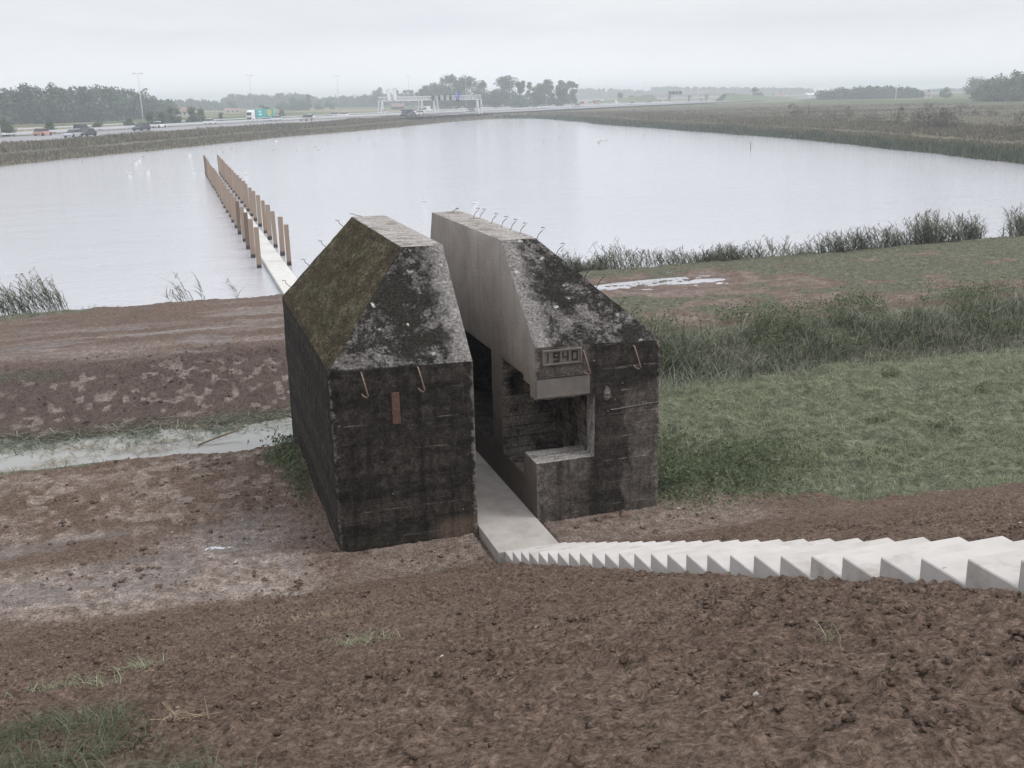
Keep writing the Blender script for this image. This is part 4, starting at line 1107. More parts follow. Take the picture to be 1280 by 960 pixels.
def wood(name, prof, base, m, label, z=0., back=30, dens=1.0, dist=None, sy=0):
    """a far wood seen as one mass: profile list of (px, top_y)"""
    rs = np.random.RandomState(len(name) * 31 + int(prof[0][0])); parts = []
    pxs = np.array([p[0] for p in prof]); tops = np.array([p[1] for p in prof]); bx = np.array([b[0] for b in base]); by = np.array([b[1] for b in base])
    x = pxs[0]
    while x < pxs[-1]:
        b_ = np.interp(x, bx, by); P0 = survey(x, b_, z)
        if dist:
            d = P0 - CAM; P0 = CAM + d * (dist / depth(P0)); P0[2] = z
        k = depth(P0) / FPX; tp = np.interp(x, pxs, tops)
        yh = 480 - FPX * (-(FW[2] + (x - 640) / FPX * RT[2]) / UP[2])
        H = (yh - tp) * k + CAM[2] - z  # true height from horizon
        wpx = 11 / max(.5, k) * .55 * (.8 + .5 * rs.rand()); Wd = max(7, wpx * k)
        for row in range(3):
            dirv = (P0 - CAM); dirv[2] = 0; dirv /= np.linalg.norm(dirv)
            c0 = P0 + dirv * row * back / 3 + np.array([rs.randn() * 1.5, rs.randn() * 2, 0])
            h = H * (.86 + .13 * rs.rand()); n = int(900 * dens) if row == 0 else int(420 * dens)
            c = crown_pts(n, Wd * 1.35, h * .98, 0.02 * h, rs, 'tall', 14) + c0
            parts.append(quads(c, min(2.4, max(.9, 2.2 * k)) * (.6 + .8 * rs.rand(n)), 1, 1.2, rs))
        x += wpx * .8
    return stuff(name, merge(parts), M[m], label, "wood")


wood("broadleaf_wood", [(-14, 108), (10, 108), (40, 107), (60, 106), (90, 104), (112, 103.5), (135, 106), (160, 109), (185, 115), (200, 121), (204, 128)], [(0, 157), (60, 155), (130, 152), (204, 147)], 'wood', "large dark poplar wood beyond the motorway at the far left", back=60)
wood("hazy_wood", [(204, 125), (240, 124), (270, 126), (284, 124)], [(200, 141), (284, 138)], 'wood', "low hazy wood behind the red roofed farm", dist=850, dens=.6)
wood("flat_topped_wood", [(284, 121), (292, 117.5), (330, 117), (380, 117), (396, 119), (401, 126)], [(280, 139), (401, 137)], 'wood', "flat topped pale wood behind the teal lorry", dist=1000, dens=.6)
wood("plantation", [(400, 124), (412, 120), (440, 120), (476, 118), (530, 116)], [(400, 137), (530, 134)], 'wood', "even plantation behind the left end of the sign gantry", dist=900, dens=.6)
wood("distant_wood", [(718, 110.5), (740, 110), (780, 112), (820, 113)], [(718, 124), (820, 122)], 'wood', "thin blue wood behind the motorway bend", dist=1500, dens=.45)
wood("viaduct_wood", [(816, 109), (825, 107.5), (870, 108.5), (930, 109.5), (1000, 110), (1014, 112)], [(816, 122), (1014, 119)], 'wood', "long blue wood on the skyline behind the viaduct", dist=1500, dens=.45)
wood("field_copse", [(1032, 113), (1045, 110), (1060, 110), (1078, 108), (1095, 109), (1120, 108.5), (1138, 111), (1146, 114)], [(1032, 121), (1146, 124)], 'wood', "dark rounded copse standing alone on the right skyline", z=-.1, dist=650, dens=.8)
wood("pale_skyline_wood", [(1146, 115), (1160, 113), (1185, 112), (1207, 113), (1235, 114)], [(1146, 124), (1235, 126)], 'wood', "pale hazy wood left of the dark one at the right edge", dist=1300, dens=.45)
wood("edge_wood", [(1230, 101), (1240, 97), (1252, 92), (1262, 89), (1275, 91), (1290, 90), (1310, 92)], [(1225, 130), (1310, 134)], 'tree', "tall dark wood at the right edge of the photo", z=-.1, back=40, dist=420)

T = lambda *a, **k: tree(*a, **k)
G1 = "trees behind the sign gantry"
for a in ((474, 111, 134, 15, "bushy tree above the left leg of the gantry", 'round', 'tree'), (489, 112, 133, 8, "first slim poplar right of the bushy tree", 'tall', 'tree2'), (496, 111, 133, 8, "second slim poplar, above the brick building", 'tall', 'tree'), (509, 111, 133, 9, "third slim poplar behind the gantry", 'tall', 'tree'),
          (518, 112, 133, 8, "fourth slim poplar next to the large clump", 'tall', 'tree2'), (532, 110, 136, 15, "low left shoulder tree of the large clump", 'round', 'tree'), (547, 104, 136, 20, "middle height tree climbing to the highest crown", 'round', 'tree2'), (563, 96, 136, 24, "highest tree with open crown behind the gantry", 'round', 'tree'),
          (582, 99, 137, 30, "broad dark tree behind the blue road sign", 'round', 'tree'), (606, 103, 136, 22, "tree directly above the right gantry leg", 'round', 'tree'), (633, 96, 135, 24, "tall dark tree right of the gantry", 'round', 'tree'), (651, 102, 135, 12, "slender tree leaning on the tall dark one", 'tall', 'tree'),
          (652, 121, 136, 22, "low dark bush under the slender tree", 'round', 'tree'), (662, 103, 134, 9, "see through poplar beside a gap of sky", 'tall', 'tree2'), (672, 103, 134, 14, "pale poplar right of the sky gap", 'tall', 'tree2'), (674, 110, 135, 14, "dark round tree in front of the pale poplar", 'round', 'tree'),
          (685, 101, 134, 15, "pale broad poplar in the right group", 'tall', 'tree2'), (700, 109, 134, 15, "dark short tree before the twin poplars", 'round', 'tree'), (704, 100.5, 133, 11, "left one of the twin poplars", 'tall', 'tree2'), (715, 100, 132, 12, "right one of the twin poplars, the last of the row", 'tall', 'tree'), (620, 112, 136, 10, "low tree filling the gap right of the gantry", 'round', 'tree')):
    tree(*a, group=G1)
G2 = "small trees on the motorway verge"
for a in ((6, 149, 172, 22, "bush tree at the left edge by the lamp foot", 'cone', 'tree'), (63, 151, 168, 13, "pointed bush behind the red and white van", 'cone', 'tree'), (123, 151, 164, 9, "small light bush right of the parked looking cars", 'round', 'tree2'), (164, 147, 161, 11, "round bush left of the tall lamp mast", 'round', 'tree'),
          (190, 139, 160, 13, "conical tree just right of the tall lamp mast", 'cone', 'tree'), (204, 138, 158, 14, "second conical tree right of the tall lamp mast", 'cone', 'tree'), (215, 134, 157, 13, "highest conical tree in the verge row", 'cone', 'tree'), (223, 137, 157, 9, "narrow tree touching the highest conical one", 'cone', 'tree'),
          (241, 134, 156, 13, "light green tree right of the red roof", 'cone', 'tree2'), (252, 137, 155, 12, "light tree at the right end of the verge row", 'cone', 'tree2'), (277, 140, 152, 6, "tiny shrub left of the lorry cab", 'round', 'tree2'), (353, 138, 149, 6, "slim shrub behind the grey car", 'round', 'tree2'),
          (328, 131, 142, 7, "small tree above the lorry cab", 'round', 'tree'), (336, 130, 142, 7, "small tree above the teal trailer", 'round', 'tree')):
    tree(*a, group=G2)
G3 = "dark trees across the straw field"
for a in ((355, 128, 138, 14, "left lowest tree of the dark field group", 'round', 'tree'), (367, 124, 138, 14, "round tree second in the dark field group", 'round', 'tree'), (378, 124, 138, 14, "dense round tree beside the pointed poplar", 'round', 'tree'), (386, 117, 138, 6, "single pointed poplar of the dark field group", 'cone', 'tree'),
          (400, 125, 137, 9, "pale round tree right of the dark field group", 'round', 'tree2'), (413, 126, 137, 8, "small tree below the third lamp mast", 'round', 'tree'), (289, 127, 139, 12, "dark tree above the second farm roof", 'round', 'tree')):
    tree(*a, group=G3)
for a in ((775, 110.5, 122, 9, "left one of two small trees on the green embankment", 'round', 'tree'), (790, 113.5, 122, 7, "right one of two small trees on the green embankment", 'round', 'tree2'), (945, 106, 120, 15, "round tree right of the viaduct", 'round', 'tree'),
          (1040, 109, 120, 6, "slim tree at the left end of the copse", 'tall', 'tree'), (1048, 108, 120, 6, "second slim tree at the left end of the copse", 'tall', 'tree2'), (1218, 103, 124, 22, "round tree left of the tall wood at the right edge", 'round', 'tree'), (1182, 113, 124, 12, "low round tree between the white house and the right wood", 'round', 'tree')):
    tree(*a, group="trees on the skyline", dist=600 if a[0] > 1000 else 700)
G4 = "bare shrubs in the brown field"
for a in ((993, 128, 147, 12, "narrow dark shrub, leftmost in the brown field", 'tall', 1), (1010, 127, 146, 20, "faint pale shrub beside the leftmost one", 'round', .4), (1043, 133, 153, 32, "broad thin shrub left of the field centre", 'round', .6), (1060, 133, 146, 10, "small dark shrub behind the broad thin one", 'round', .9),
          (1093, 143, 155, 34, "low wide spreading shrub in the field middle", 'flat', .8), (1122, 134, 157, 14, "upright twiggy shrub right of the low wide one", 'tall', .7), (1160, 132, 162, 34, "largest round brown shrub in the field", 'round', 1), (1182, 138, 162, 22, "dark shrub touching the largest one", 'round', 1.1), (1200, 130, 145, 16, "faint shrub behind the largest one", 'round', .5),
          (1222, 135, 145, 12, "tiny shrub far back on the right", 'round', .6), (1239, 135, 146, 12, "second tiny shrub far back on the right", 'round', .7), (1268, 159, 168, 26, "low shrub at the right edge by the bank path", 'flat', .9), (1275, 137, 156, 14, "pale shrub half cut by the right edge", 'round', .5)):
    tree(a[0], a[1], a[2], a[3], a[4], a[5], 'scrub', z=-.25, dens=a[6], cat="shrub", group=G4, trunk=.03, name="shrub", leafk=.55)

# ------------------------------------------------------------------ motorway
NE = [(-120, 20), (-75, 90), (-28, 176), (-4, 222), (24, 268), (66, 318), (123, 378), (215, 466), (330, 560), (600, 760), (1200, 1200)]
def off(poly, d):
    p = np.array(poly, float); t_ = np.gradient(p, axis=0); t_ /= np.linalg.norm(t_, axis=1)[:, None]; return p + np.stack([-t_[:, 1], t_[:, 0]], 1) * d
FINE = []
NEa = np.array(NE, float); cs = np.concatenate([[0], np.cumsum(np.linalg.norm(np.diff(NEa, axis=0), axis=1))])
ss = np.arange(0, cs[-1], 8.0); FINE = np.stack([np.interp(ss, cs, NEa[:, 0]), np.interp(ss, cs, NEa[:, 1])], 1)
for _ in range(12): FINE[1:-1] = .25 * FINE[:-2] + .5 * FINE[1:-1] + .25 * FINE[2:]
tt = np.gradient(FINE, axis=0); tt /= np.linalg.norm(tt, axis=1)[:, None]; nn = np.stack([-tt[:, 1], tt[:, 0]], 1)


def strip(name, d0, d1, z, m, a=0, b=None, every=None, parent=None):
    A = FINE + nn * d0; B = FINE + nn * d1; n = len(FINE); V = np.concatenate([np.c_[A, np.full(n, z)], np.c_[B, np.full(n, z)]])
    I = np.arange(n - 1)
    if every: I = I[(I % every) == 0]
    F = np.stack([I, I + 1, I + 1 + n, I + n], 1)
    me = mesh_np(name, V, F, m); o = link(name, me, parent); return o


RZ = .36
road = strip("motorway", 0, 22, RZ, M['asphalt']); tag(road, kind='structure')
road2 = strip("motorway", 27, 49, RZ, M['asphalt']); tag(road2, kind='structure')
tag(strip("central_reservation", 22.01, 26.99, RZ + .03, M['far']), kind='structure')
tag(strip("road_verge", -3.5, -.01, RZ - .05, M['far']), kind='structure'); tag(strip("road_verge", 49.01, 53, RZ - .05, M['far']), kind='structure')
for d in (1.2, 20.8, 28.2, 47.8): tag(strip("road_marking", d, d + .25, RZ + .004, M['paint']), kind='structure')
for d in (5, 8.6, 12.2, 15.8, 32, 35.6, 39.2, 42.8): tag(strip("road_marking", d, d + .2, RZ + .004, M['paint'], every=2), kind='structure')


def rail(d, label):
    root = empty("guard_rail", (*(FINE[12] + nn[12] * d), RZ)); tag(root, label, "guard rail", "guard rails of the motorway")
    A = FINE + nn * d; mb = MB(); R = []
    ox, oy = root.location.x, root.location.y
    for p, q in zip(A[4:90], nn[4:90]):
        R.append([(p[0] + q[0] * s - ox, p[1] + q[1] * s - oy, h) for s, h in ((-.04, .45), (.04, .5), (-.04, .58), (.04, .68), (-.04, .75), (-.09, .75), (-.09, .45))])
    mb.loft(R)
    for p, q in list(zip(A[4:90], nn[4:90])): mb.box((p[0] - ox - .06, p[1] - oy - .06, -.3), (p[0] - ox + .06, p[1] - oy + .06, .6))
    mb.build("rail", M['steel'], root)


rail(22.3, "nearer guard rail of the motorway central reservation"); rail(26.7, "farther guard rail of the motorway central reservation"); rail(50, "guard rail on the far edge of the motorway")

# lamp masts
def mast(px, base, label, top):
    P0 = survey(px, base, RZ); k = depth(P0) / FPX; H = (base - top) * k
    r = empty("lamp_mast", P0, .8); tag(r, label, "street lamp", "lamp masts along the motorway")
    MB().tube([(0, 0, -.3), (0, 0, H * .5), (0, 0, H)], [.12, .10, .06], 8).build("mast", M['steel'], r, smooth=True)
    MB().box((-1.6, -.09, H - .05), (1.6, .09, H + .05)).build("arm", M['steel'], r)
    for s in (-1, 1): MB().loft([[(s * .9, -.2, H + .06), (s * 2.0, -.15, H + .06), (s * 2.0, .15, H + .06), (s * .9, .2, H + .06)], [(s * .95, -.12, H + .24), (s * 1.9, -.08, H + .2), (s * 1.9, .08, H + .2), (s * .95, .12, H + .24)]]).build("lamp_head", M['steel'], r)


for px, b_, tp, lb in ((1.5, 172, 118, "lamp mast cut by the left edge, before the verge bush"), (180, 160, 95, "tallest looking lamp mast, right of the dark wood"), (316, 147, 96.5, "lamp mast above the cab of the teal lorry"), (424, 143, 97.5, "lamp mast between lorry and sign gantry"), (512, 138, 97.5, "lamp mast rising from the middle of the gantry"), (583, 137, 98.5, "lamp mast right beside the blue road sign"),
                       (639, 134.5, 102, "lamp mast in front of the tall dark tree"), (687, 132.5, 110, "short looking lamp mast before the pale poplar"), (708, 131.5, 112, "lamp mast under the twin poplars"), (725, 131, 101, "first lamp mast right of the last poplar"), (758, 129, 102, "lamp mast above the motorway bend"), (790, 128, 112, "thin lamp mast left of the viaduct end"), (805, 127.5, 104, "lamp mast over the embankment"),
                       (815, 127.5, 112, "lamp mast at the left end of the viaduct"), (916, 126, 112, "thin pole on the right embankment"), (921, 126, 113, "second thin pole on the right embankment")):
    mast(px, b_, lb, tp)
for px, b_, tp, lb in ((1012.5, 124, 110, "pale pole far off in the right field"), (1066, 122, 110, "pale pole before the left part of the copse"), (1119.5, 124, 108, "pale pole before the right part of the copse"), (1164, 123, 112, "pale pole by the white farmhouse")):
    P0 = survey(px, b_, -.1); H = (b_ - tp) * depth(P0) / FPX; r = empty("pole", P0); tag(r, lb, "pole", "poles in the right field")
    MB().tube([(0, 0, -.3), (0, 0, H)], [.2, .12], 8).build("shaft", M['gantry'], r); MB().box((-.7, -.08, H), (.7, .08, H + .15)).build("crossbar", M['gantry'], r)


# gantries
def gantry(x0, y0, x1, y1, label, signs, ext=0):
    A = survey(x0, y0, RZ); B = survey(x1, y1, RZ); L = np.linalg.norm(B - A); ang = math.atan2(B[1] - A[1], B[0] - A[0])
    r = empty("sign_gantry", A, ang); tag(r, label, "sign gantry", "sign gantries over the motorway")
    H = 4.9
    for x in (0, L):
        lg = MB()
        for s in (-1, 1): lg.tube([(x + s * 1.6, -.8 * 0, -.1), (x + s * .35, 0, H)], .24, 6)
        for s in (-1, 1): lg.tube([(x + s * 1.6, 1.4, -.1), (x + s * .35, 1.4, H)], .16, 6)
        lg.tube([(x - .9, 0, H * .5), (x + .9, 0, H * .5)], .12, 6)
        lg.build("leg", M['gantry'], r)
    t_ = MB()
    for z in (H, H + 1.5):
        for yy in (0, 1.4): t_.box((-.6, yy - .14, z - .14), (L + .6 + ext, yy + .14, z + .14))
    n = int((L + ext) / 1.8)
    for i in range(n):
        a, b_ = (L + ext) * i / n, (L + ext) * (i + 1) / n
        t_.tube([(a, 0, H if i % 2 else H + 1.5), (b_, 0, H + 1.5 if i % 2 else H)], .1, 5)
        t_.tube([(a, 1.4, H + 1.5 if i % 2 else H), (b_, 1.4, H if i % 2 else H + 1.5)], .1, 5)
    t_.build("truss", M['gantry'], r)
    for f_, w_, z0, z1, mk in signs:
        s = MB().box((L * f_ - w_ / 2, -.9, z0), (L * f_ + w_ / 2, -.5, z1)).build("matrix_sign" if mk == 'black' else "direction_sign", M[mk], r)
        if mk == 'blue':
            MB().box((L * f_ - w_ * .36, -.93, z0 + 2.0), (L * f_ + w_ * .1, -.903, z0 + 2.25)).build("sign_line", M['white'], s)
            MB().box((L * f_ - w_ * .3, -.93, z0 + 1.1), (L * f_ + w_ * .36, -.903, z0 + 1.35)).build("sign_line", M['white'], s)
            MB().box((L * f_ - w_ * .4, -.9, z0 - .9), (L * f_ + w_ * .4, -.5, z0 - .05)).build("lower_sign", M['black'], s)
        if mk == 'white':
            for c_ in (-.3, 0, .3): MB().box((L * f_ + c_ * w_ - .06, -.93, z0 + .2), (L * f_ + c_ * w_ + .06, -.903, z1 - .2)).build("panel_joint", M['steel'], s)
    return r


gantry(478.5, 142.5, 528, 139.5, "left sign gantry, with pale boards seen from behind", [(.12, 3.0, 5.2, 9.6, 'white'), (.26, 3.0, 5.2, 9.6, 'white')], 13.0)
gantry(543, 140.3, 597, 142.0, "right sign gantry, with four black signals and one blue sign", [(.0 + .03, 1.7, 4.7, 6.6, 'black'), (.18, 1.7, 4.7, 6.6, 'black'), (.32, 1.7, 4.7, 6.6, 'black'), (.46, 1.7, 4.7, 6.6, 'black'), (.62, 3.6, 5.1, 7.8, 'blue')])


# vehicles
def arc_tangent(P0):
    i = int(np.argmin(((FINE - np.array(P0[:2])) ** 2).sum(1))); return math.atan2(tt[i][1], tt[i][0])


CARP = {}
def paint(c):
    key = tuple(c)
    if key not in CARP: CARP[key] = simple("car_paint", c, .3, .06, 2)
    return CARP[key]


def car(px, base, c, label, kind='hatch', back=False, L=None):
    P0 = survey(px, base, RZ + .02); a = arc_tangent(P0) + (math.pi if back else 0)
    L = L or {'hatch': 4.2, 'suv': 4.7, 'van': 5.4}[kind]; Wd = {'hatch': 1.75, 'suv': 1.9, 'van': 2.0}[kind]; H = {'hatch': 1.48, 'suv': 1.75, 'van': 2.3}[kind]
    r = empty("car" if kind != 'van' else "van", P0, a); tag(r, label, "car" if kind != 'van' else "van", "vehicles on the motorway")
    w = Wd / 2; h1 = H * (.56 if kind != 'van' else .5)
    def sec(x, z0, z1, ww, wt): return [(x, -ww, z0), (x, ww, z0), (x, ww, z1 * .8), (x, wt, z1), (x, -wt, z1), (x, -ww, z1 * .8)]
    prof = [(-.5, .35, h1 * .8), (-.47, .25, h1 * .97), (-.2, .22, h1), (.2, .22, h1), (.42, .25, h1 * .82), (.5, .32, h1 * .6)]
    MB().loft([sec(x * L, z0, z1, w * (1 if abs(x) < .45 else .9), w * .93) for x, z0, z1 in prof]).build("body", paint(c), r, smooth=False)
    cab = {'hatch': (-.44, -.34, .06, .26), 'suv': (-.47, -.43, .08, .24), 'van': (-.49, -.47, .25, .38)}[kind]
    lo, hi = h1 * .98, H
    MB().loft([[(cab[0] * L, -w * .9, lo), (cab[3] * L, -w * .9, lo), (cab[3] * L, w * .9, lo), (cab[0] * L, w * .9, lo)], [(cab[1] * L, -w * .74, hi - .07), (cab[2] * L, -w * .74, hi - .07), (cab[2] * L, w * .74, hi - .07), (cab[1] * L, w * .74, hi - .07)]]).build("windows", M['glass'], r)
    MB().loft([[(cab[1] * L * 1.02, -w * .76, hi - .075), (cab[2] * L, -w * .76, hi - .075), (cab[2] * L, w * .76, hi - .075), (cab[1] * L * 1.02, w * .76, hi - .075)], [(cab[1] * L, -w * .68, hi), (cab[2] * L * .9, -w * .68, hi), (cab[2] * L * .9, w * .68, hi), (cab[1] * L, w * .68, hi)]]).build("roof", paint(c), r)
    if kind == 'van': MB().box((cab[0] * L + .05, -w * .97, lo), (.1 * L, w * .97, hi - .1)).build("cargo_side", paint(c), r)
    for sx in (-.31, .31):
        for sy in (-1, 1): MB().tube([(sx * L, sy * (w - .2), .32), (sx * L, sy * (w + .02), .32)], .33, 12).build("wheel", M['tyre'], r)
    return r


WHT, SIL, DRK, RED = (.75, .75, .76), (.42, .43, .45), (.03, .035, .05), (.5, .08, .05)
car(54, 169.5, (.52, .27, .23), "red and pale hatchback on the far lanes at the left", 'hatch')
car(92, 171.5, SIL, "silver car with dark front, left one of a tight pair", 'hatch', True)
car(109, 170.5, (.05, .045, .05), "dark car right beside the silver one", 'hatch', True)
car(104, 165.5, (.03, .05, .07), "dark tall car half hidden behind the tight pair", 'suv')
car(177, 163.3, DRK, "dark blue estate car left of the tall lamp mast foot", 'suv', True)
car(199, 159.5, WHT, "white car in front of the conical trees", 'hatch'); car(263, 155, WHT, "small white car left of the lorry", 'hatch')
car(345, 150.5, (.55, .62, .62), "pale car tucked behind the teal lorry", 'hatch', True); car(383, 151, (.35, .33, .33), "grey car right of the lorry on the near lanes", 'suv', True); car(388, 148, WHT, "white car just behind the grey one", 'hatch')
car(420, 145.3, (.6, .58, .58), "left car of a pair under the third lamp mast", 'hatch'); car(431, 145.3, WHT, "right white car of the pair under the third lamp mast", 'hatch')
car(479, 142, WHT, "white car at the foot of the left gantry leg", 'hatch'); car(505, 141.5, (.68, .7, .7), "silvery car left of the dark van", 'hatch'); car(508.5, 145.8, DRK, "dark van on the near lanes below the gantry", 'van', True); car(514, 145.8, (.05, .06, .05), "dark car close behind the dark van", 'hatch', True)
car(517.5, 141.2, WHT, "white car right above the dark van", 'hatch'); car(524, 143.5, (.6, .6, .58), "light grey car on the near lanes under the gantry", 'hatch', True); car(528.5, 140, WHT, "white car by the inner gantry legs", 'hatch'); car(535, 139.5, WHT, "white van between the two gantries", 'van')
car(578.5, 137.3, WHT, "white car under the blue sign", 'hatch'); car(588, 139.8, (.12, .10, .16), "dark purple car left of the right gantry leg", 'hatch', True); car(605.5, 136, WHT, "left white car of a pair past the gantry", 'hatch'); car(611.5, 136, (.7, .71, .7), "right pale car of the pair past the gantry", 'hatch')
car(637, 134.8, WHT, "white car at the foot of the dark tree lamp", 'hatch'); car(645, 137, (.6, .45, .45), "pinkish silver car on the near lanes", 'hatch', True); car(661, 133.8, WHT, "white car below the sky gap in the poplars", 'hatch'); car(667, 135.5, DRK, "dark car heading near, right of the pinkish one", 'hatch', True)
car(676, 135.3, (.6, .62, .62), "pale car behind the dark one", 'hatch', True); car(681, 135, WHT, "white car, last of three in line", 'hatch', True); car(690, 132, WHT, "white van under the broad poplar", 'van'); car(699, 132, WHT, "white car right of the white van", 'hatch'); car(704.5, 131.5, (.6, .62, .65), "pale car under the twin poplars", 'hatch')
car(721, 133.7, DRK, "dark car right of the last poplar", 'hatch', True); car(729, 132.3, (.6, .38, .34), "red and white van near the bend", 'van', True); car(738.5, 130.5, WHT, "white car at the start of the bend", 'hatch'); car(745, 130, (.45, .16, .12), "red van climbing the bend", 'van'); car(750, 129.5, WHT, "white van behind the red one on the bend", 'van', True)
car(769.5, 130, WHT, "white van left of the viaduct on the far lanes", 'van'); car(789.5, 130.4, (.15, .15, .16), "dark grey car between bend and viaduct", 'hatch', True); car(811, 129.3, (.2, .2, .22), "grey car left of the viaduct pier", 'hatch', True); car(823.5, 128.2, (.15, .15, .2), "dark car by the first viaduct pier", 'hatch', True); car(833, 128, WHT, "white car under the left span of the viaduct", 'hatch')
car(856, 127.2, WHT, "white car under the viaduct signals", 'hatch'); car(862, 127.2, DRK, "dark car beside the middle viaduct pier", 'hatch', True); car(875.5, 126.8, (.2, .2, .22), "grey car under the right span of the viaduct", 'hatch', True)
# lorry
P0 = survey(327, 151, RZ + .02); r = empty("lorry", P0, arc_tangent(P0) + math.pi); r.scale = (.78, .85, .85); tag(r, "lorry with white cab and teal trailer bearing a yellow shield", "lorry")
K = 1.0
MB().box((-6.6, -1.25, 1.15), (5.2, 1.25, 4.0)).build("trailer", M['teal'], r, bevel=.03)
MB().box((-6.62, -1.27, .95), (5.22, 1.27, 1.14)).build("trailer_frame", M['steel'], r)
MB().box((-6.75, -1.2, 1.15), (-6.605, 1.2, 3.95)).build("trailer_doors", M['white'], r)
MB().loft([[(5.7, -1.2, .5), (7.9, -1.2, .5), (7.9, 1.2, .5), (5.7, 1.2, .5)], [(5.7, -1.2, 2.2), (7.95, -1.2, 2.2), (7.95, 1.2, 2.2), (5.7, 1.2, 2.2)], [(5.7, -1.2, 3.2), (7.7, -1.15, 3.2), (7.7, 1.15, 3.2), (5.7, 1.2, 3.2)], [(5.6, -1.1, 3.9), (6.8, -1.0, 3.75), (6.8, 1.0, 3.75), (5.6, 1.1, 3.9)]]).build("cab", M['white'], r)
MB().loft([[(7.96, -1.05, 2.1), (7.99, -1.05, 2.1), (7.99, 1.05, 2.1), (7.96, 1.05, 2.1)], [(7.72, -1.0, 3.1), (7.76, -1.0, 3.1), (7.76, 1.0, 3.1), (7.72, 1.0, 3.1)]]).build("windscreen", M['glass'], r)
MB().box((7.96, -1.0, .6), (8.0, 1.0, 1.3)).build("grille", M['black'], r)
for sd in (-1, 1):
    MB().loft([[(x, sd * 1.256, z) for x, z in ((-5.0, 3.8), (-2.2, 3.8), (-2.2, 2.6), (-2.8, 1.8), (-3.6, 1.3), (-4.4, 1.8), (-5.0, 2.6))], [(x, sd * 1.275, z) for x, z in ((-5.0, 3.8), (-2.2, 3.8), (-2.2, 2.6), (-2.8, 1.8), (-3.6, 1.3), (-4.4, 1.8), (-5.0, 2.6))]]).build("shield_print", M['yellow'], r)
    for z, a, b_ in ((2.95, 1.6, 3.4), (2.0, 1.4, 3.3)): MB().box((a, sd * 1.265 - .006, z), (b_, sd * 1.265 + .006, z + .5)).build("pale_print", M['white'], r)
    for x in (-5.2, -4.1, -3.0, 4.6, 6.9): MB().tube([(x, sd * .9, .5), (x, sd * 1.24, .5)], .5, 14).build("wheel", M['tyre'], r)

# viaduct with embankments
A = survey(817, 127.6, RZ); B = survey(907, 125.8, RZ); A = CAM + (A - CAM) * (650 / depth(A)); B = CAM + (B - CAM) * (650 / depth(B)); A[2] = B[2] = 0
L = np.linalg.norm(B - A); ang = math.atan2(B[1] - A[1], B[0] - A[0])
v = empty("viaduct", A, ang); tag(v, "pale concrete viaduct carrying a road over the motorway", "viaduct")
MB().box((-2, 0, 4.6), (L + 2, 9, 6.2)).build("deck", M['concrete'], v)
MB().box((-2, -.3, 5.2), (L + 2, -.003, 6.9)).build("parapet", M['concrete'], v)
for x in (.24, .52, .76):
    for yy in (1, 4.3, 7.6): MB().box((L * x - .5, yy, -.3), (L * x + .5, yy + .6, 4.59)).build("pier", M['concrete'], v)
for k in range(4): MB().box((L * (.225 + .048 * k) - .9, -.7, 5.2), (L * (.225 + .048 * k) + .9, -.303, 7.0)).build("matrix_sign", M['black'], v)
for nm, xa, xb in (("embankment", -42, -1.0), ("embankment", L + 1.0, L + 46)):
    mb = MB(); s = 1 if xa < 0 else -1; near_, far_ = (xb, xa) if xa < 0 else (xa, xb)
    mb.loft([[(near_ - s * 0 + s * 5, -12, -.3), (near_ + s * 0, 0, 5.3), (near_, 9, 5.3), (near_ + s * 5, 21, -.3)], [((near_ + far_) / 2, -13, -.3), ((near_ + far_) / 2, 0, 3.2), ((near_ + far_) / 2, 9, 3.2), ((near_ + far_) / 2, 22, -.3)], [(far_, -9, -.3), (far_, 0, 1.0), (far_, 9, 1.0), (far_, 19, -.3)]])
    o = mb.build(nm, M['embank'], None, tuple(A), ang); tag(o, kind='structure')


# farm buildings
def house(px, base, w, h, label, wall='plaster', dist=None, rot=0.3, roof='roof', cat="house"):
    P0 = survey(px, base, 0.)
    if dist: d = P0 - CAM; P0 = CAM + d * (dist / depth(P0)); P0[2] = 0.
    r = empty("farmhouse", P0, -.3 + rot); tag(r, label, cat, "farm buildings on the skyline")
    d = w * .45; hw = h * .45
    MB().box((-w / 2, 0, -.3), (w / 2, d, hw)).build("wall", M[wall], r)
    MB().loft([[(-w / 2 - .3, -.4, hw + .01), (-w / 2 - .3, d / 2, h), (-w / 2 - .3, d + .4, hw + .01)], [(w / 2 + .3, -.4, hw + .01), (w / 2 + .3, d / 2, h), (w / 2 + .3, d + .4, hw + .01)]]).build("roof", M[roof], r)
    for x in (-.3, 0, .3): MB().box((w * x - .5, -.03, hw * .3), (w * x + .5, -.003, hw * .85)).build("window", M['glass'], r)
    MB().box((w * .2, d * .4, h - .6), (w * .2 + .7, d * .4 + .7, h + .9)).build("chimney", M['brick'], r)


house(231, 144, 7, 4.4, "red roofed barn behind the verge trees", dist=520); house(291, 141, 9, 2.8, "long low red roofed farm left of the lorry", dist=620)
house(498, 134, 7, 3.6, "dark red brick building seen under the left gantry", 'brick', dist=600)
house(974, 122, 9, 4.5, "white house with orange roof right of the viaduct", dist=900); house(1160, 123, 5.5, 3.4, "small white farmhouse behind the brown field", dist=650)
house(1025, 121, 26, 3.2, "long pale shed left of the copse", dist=1000, roof='white', cat="shed")


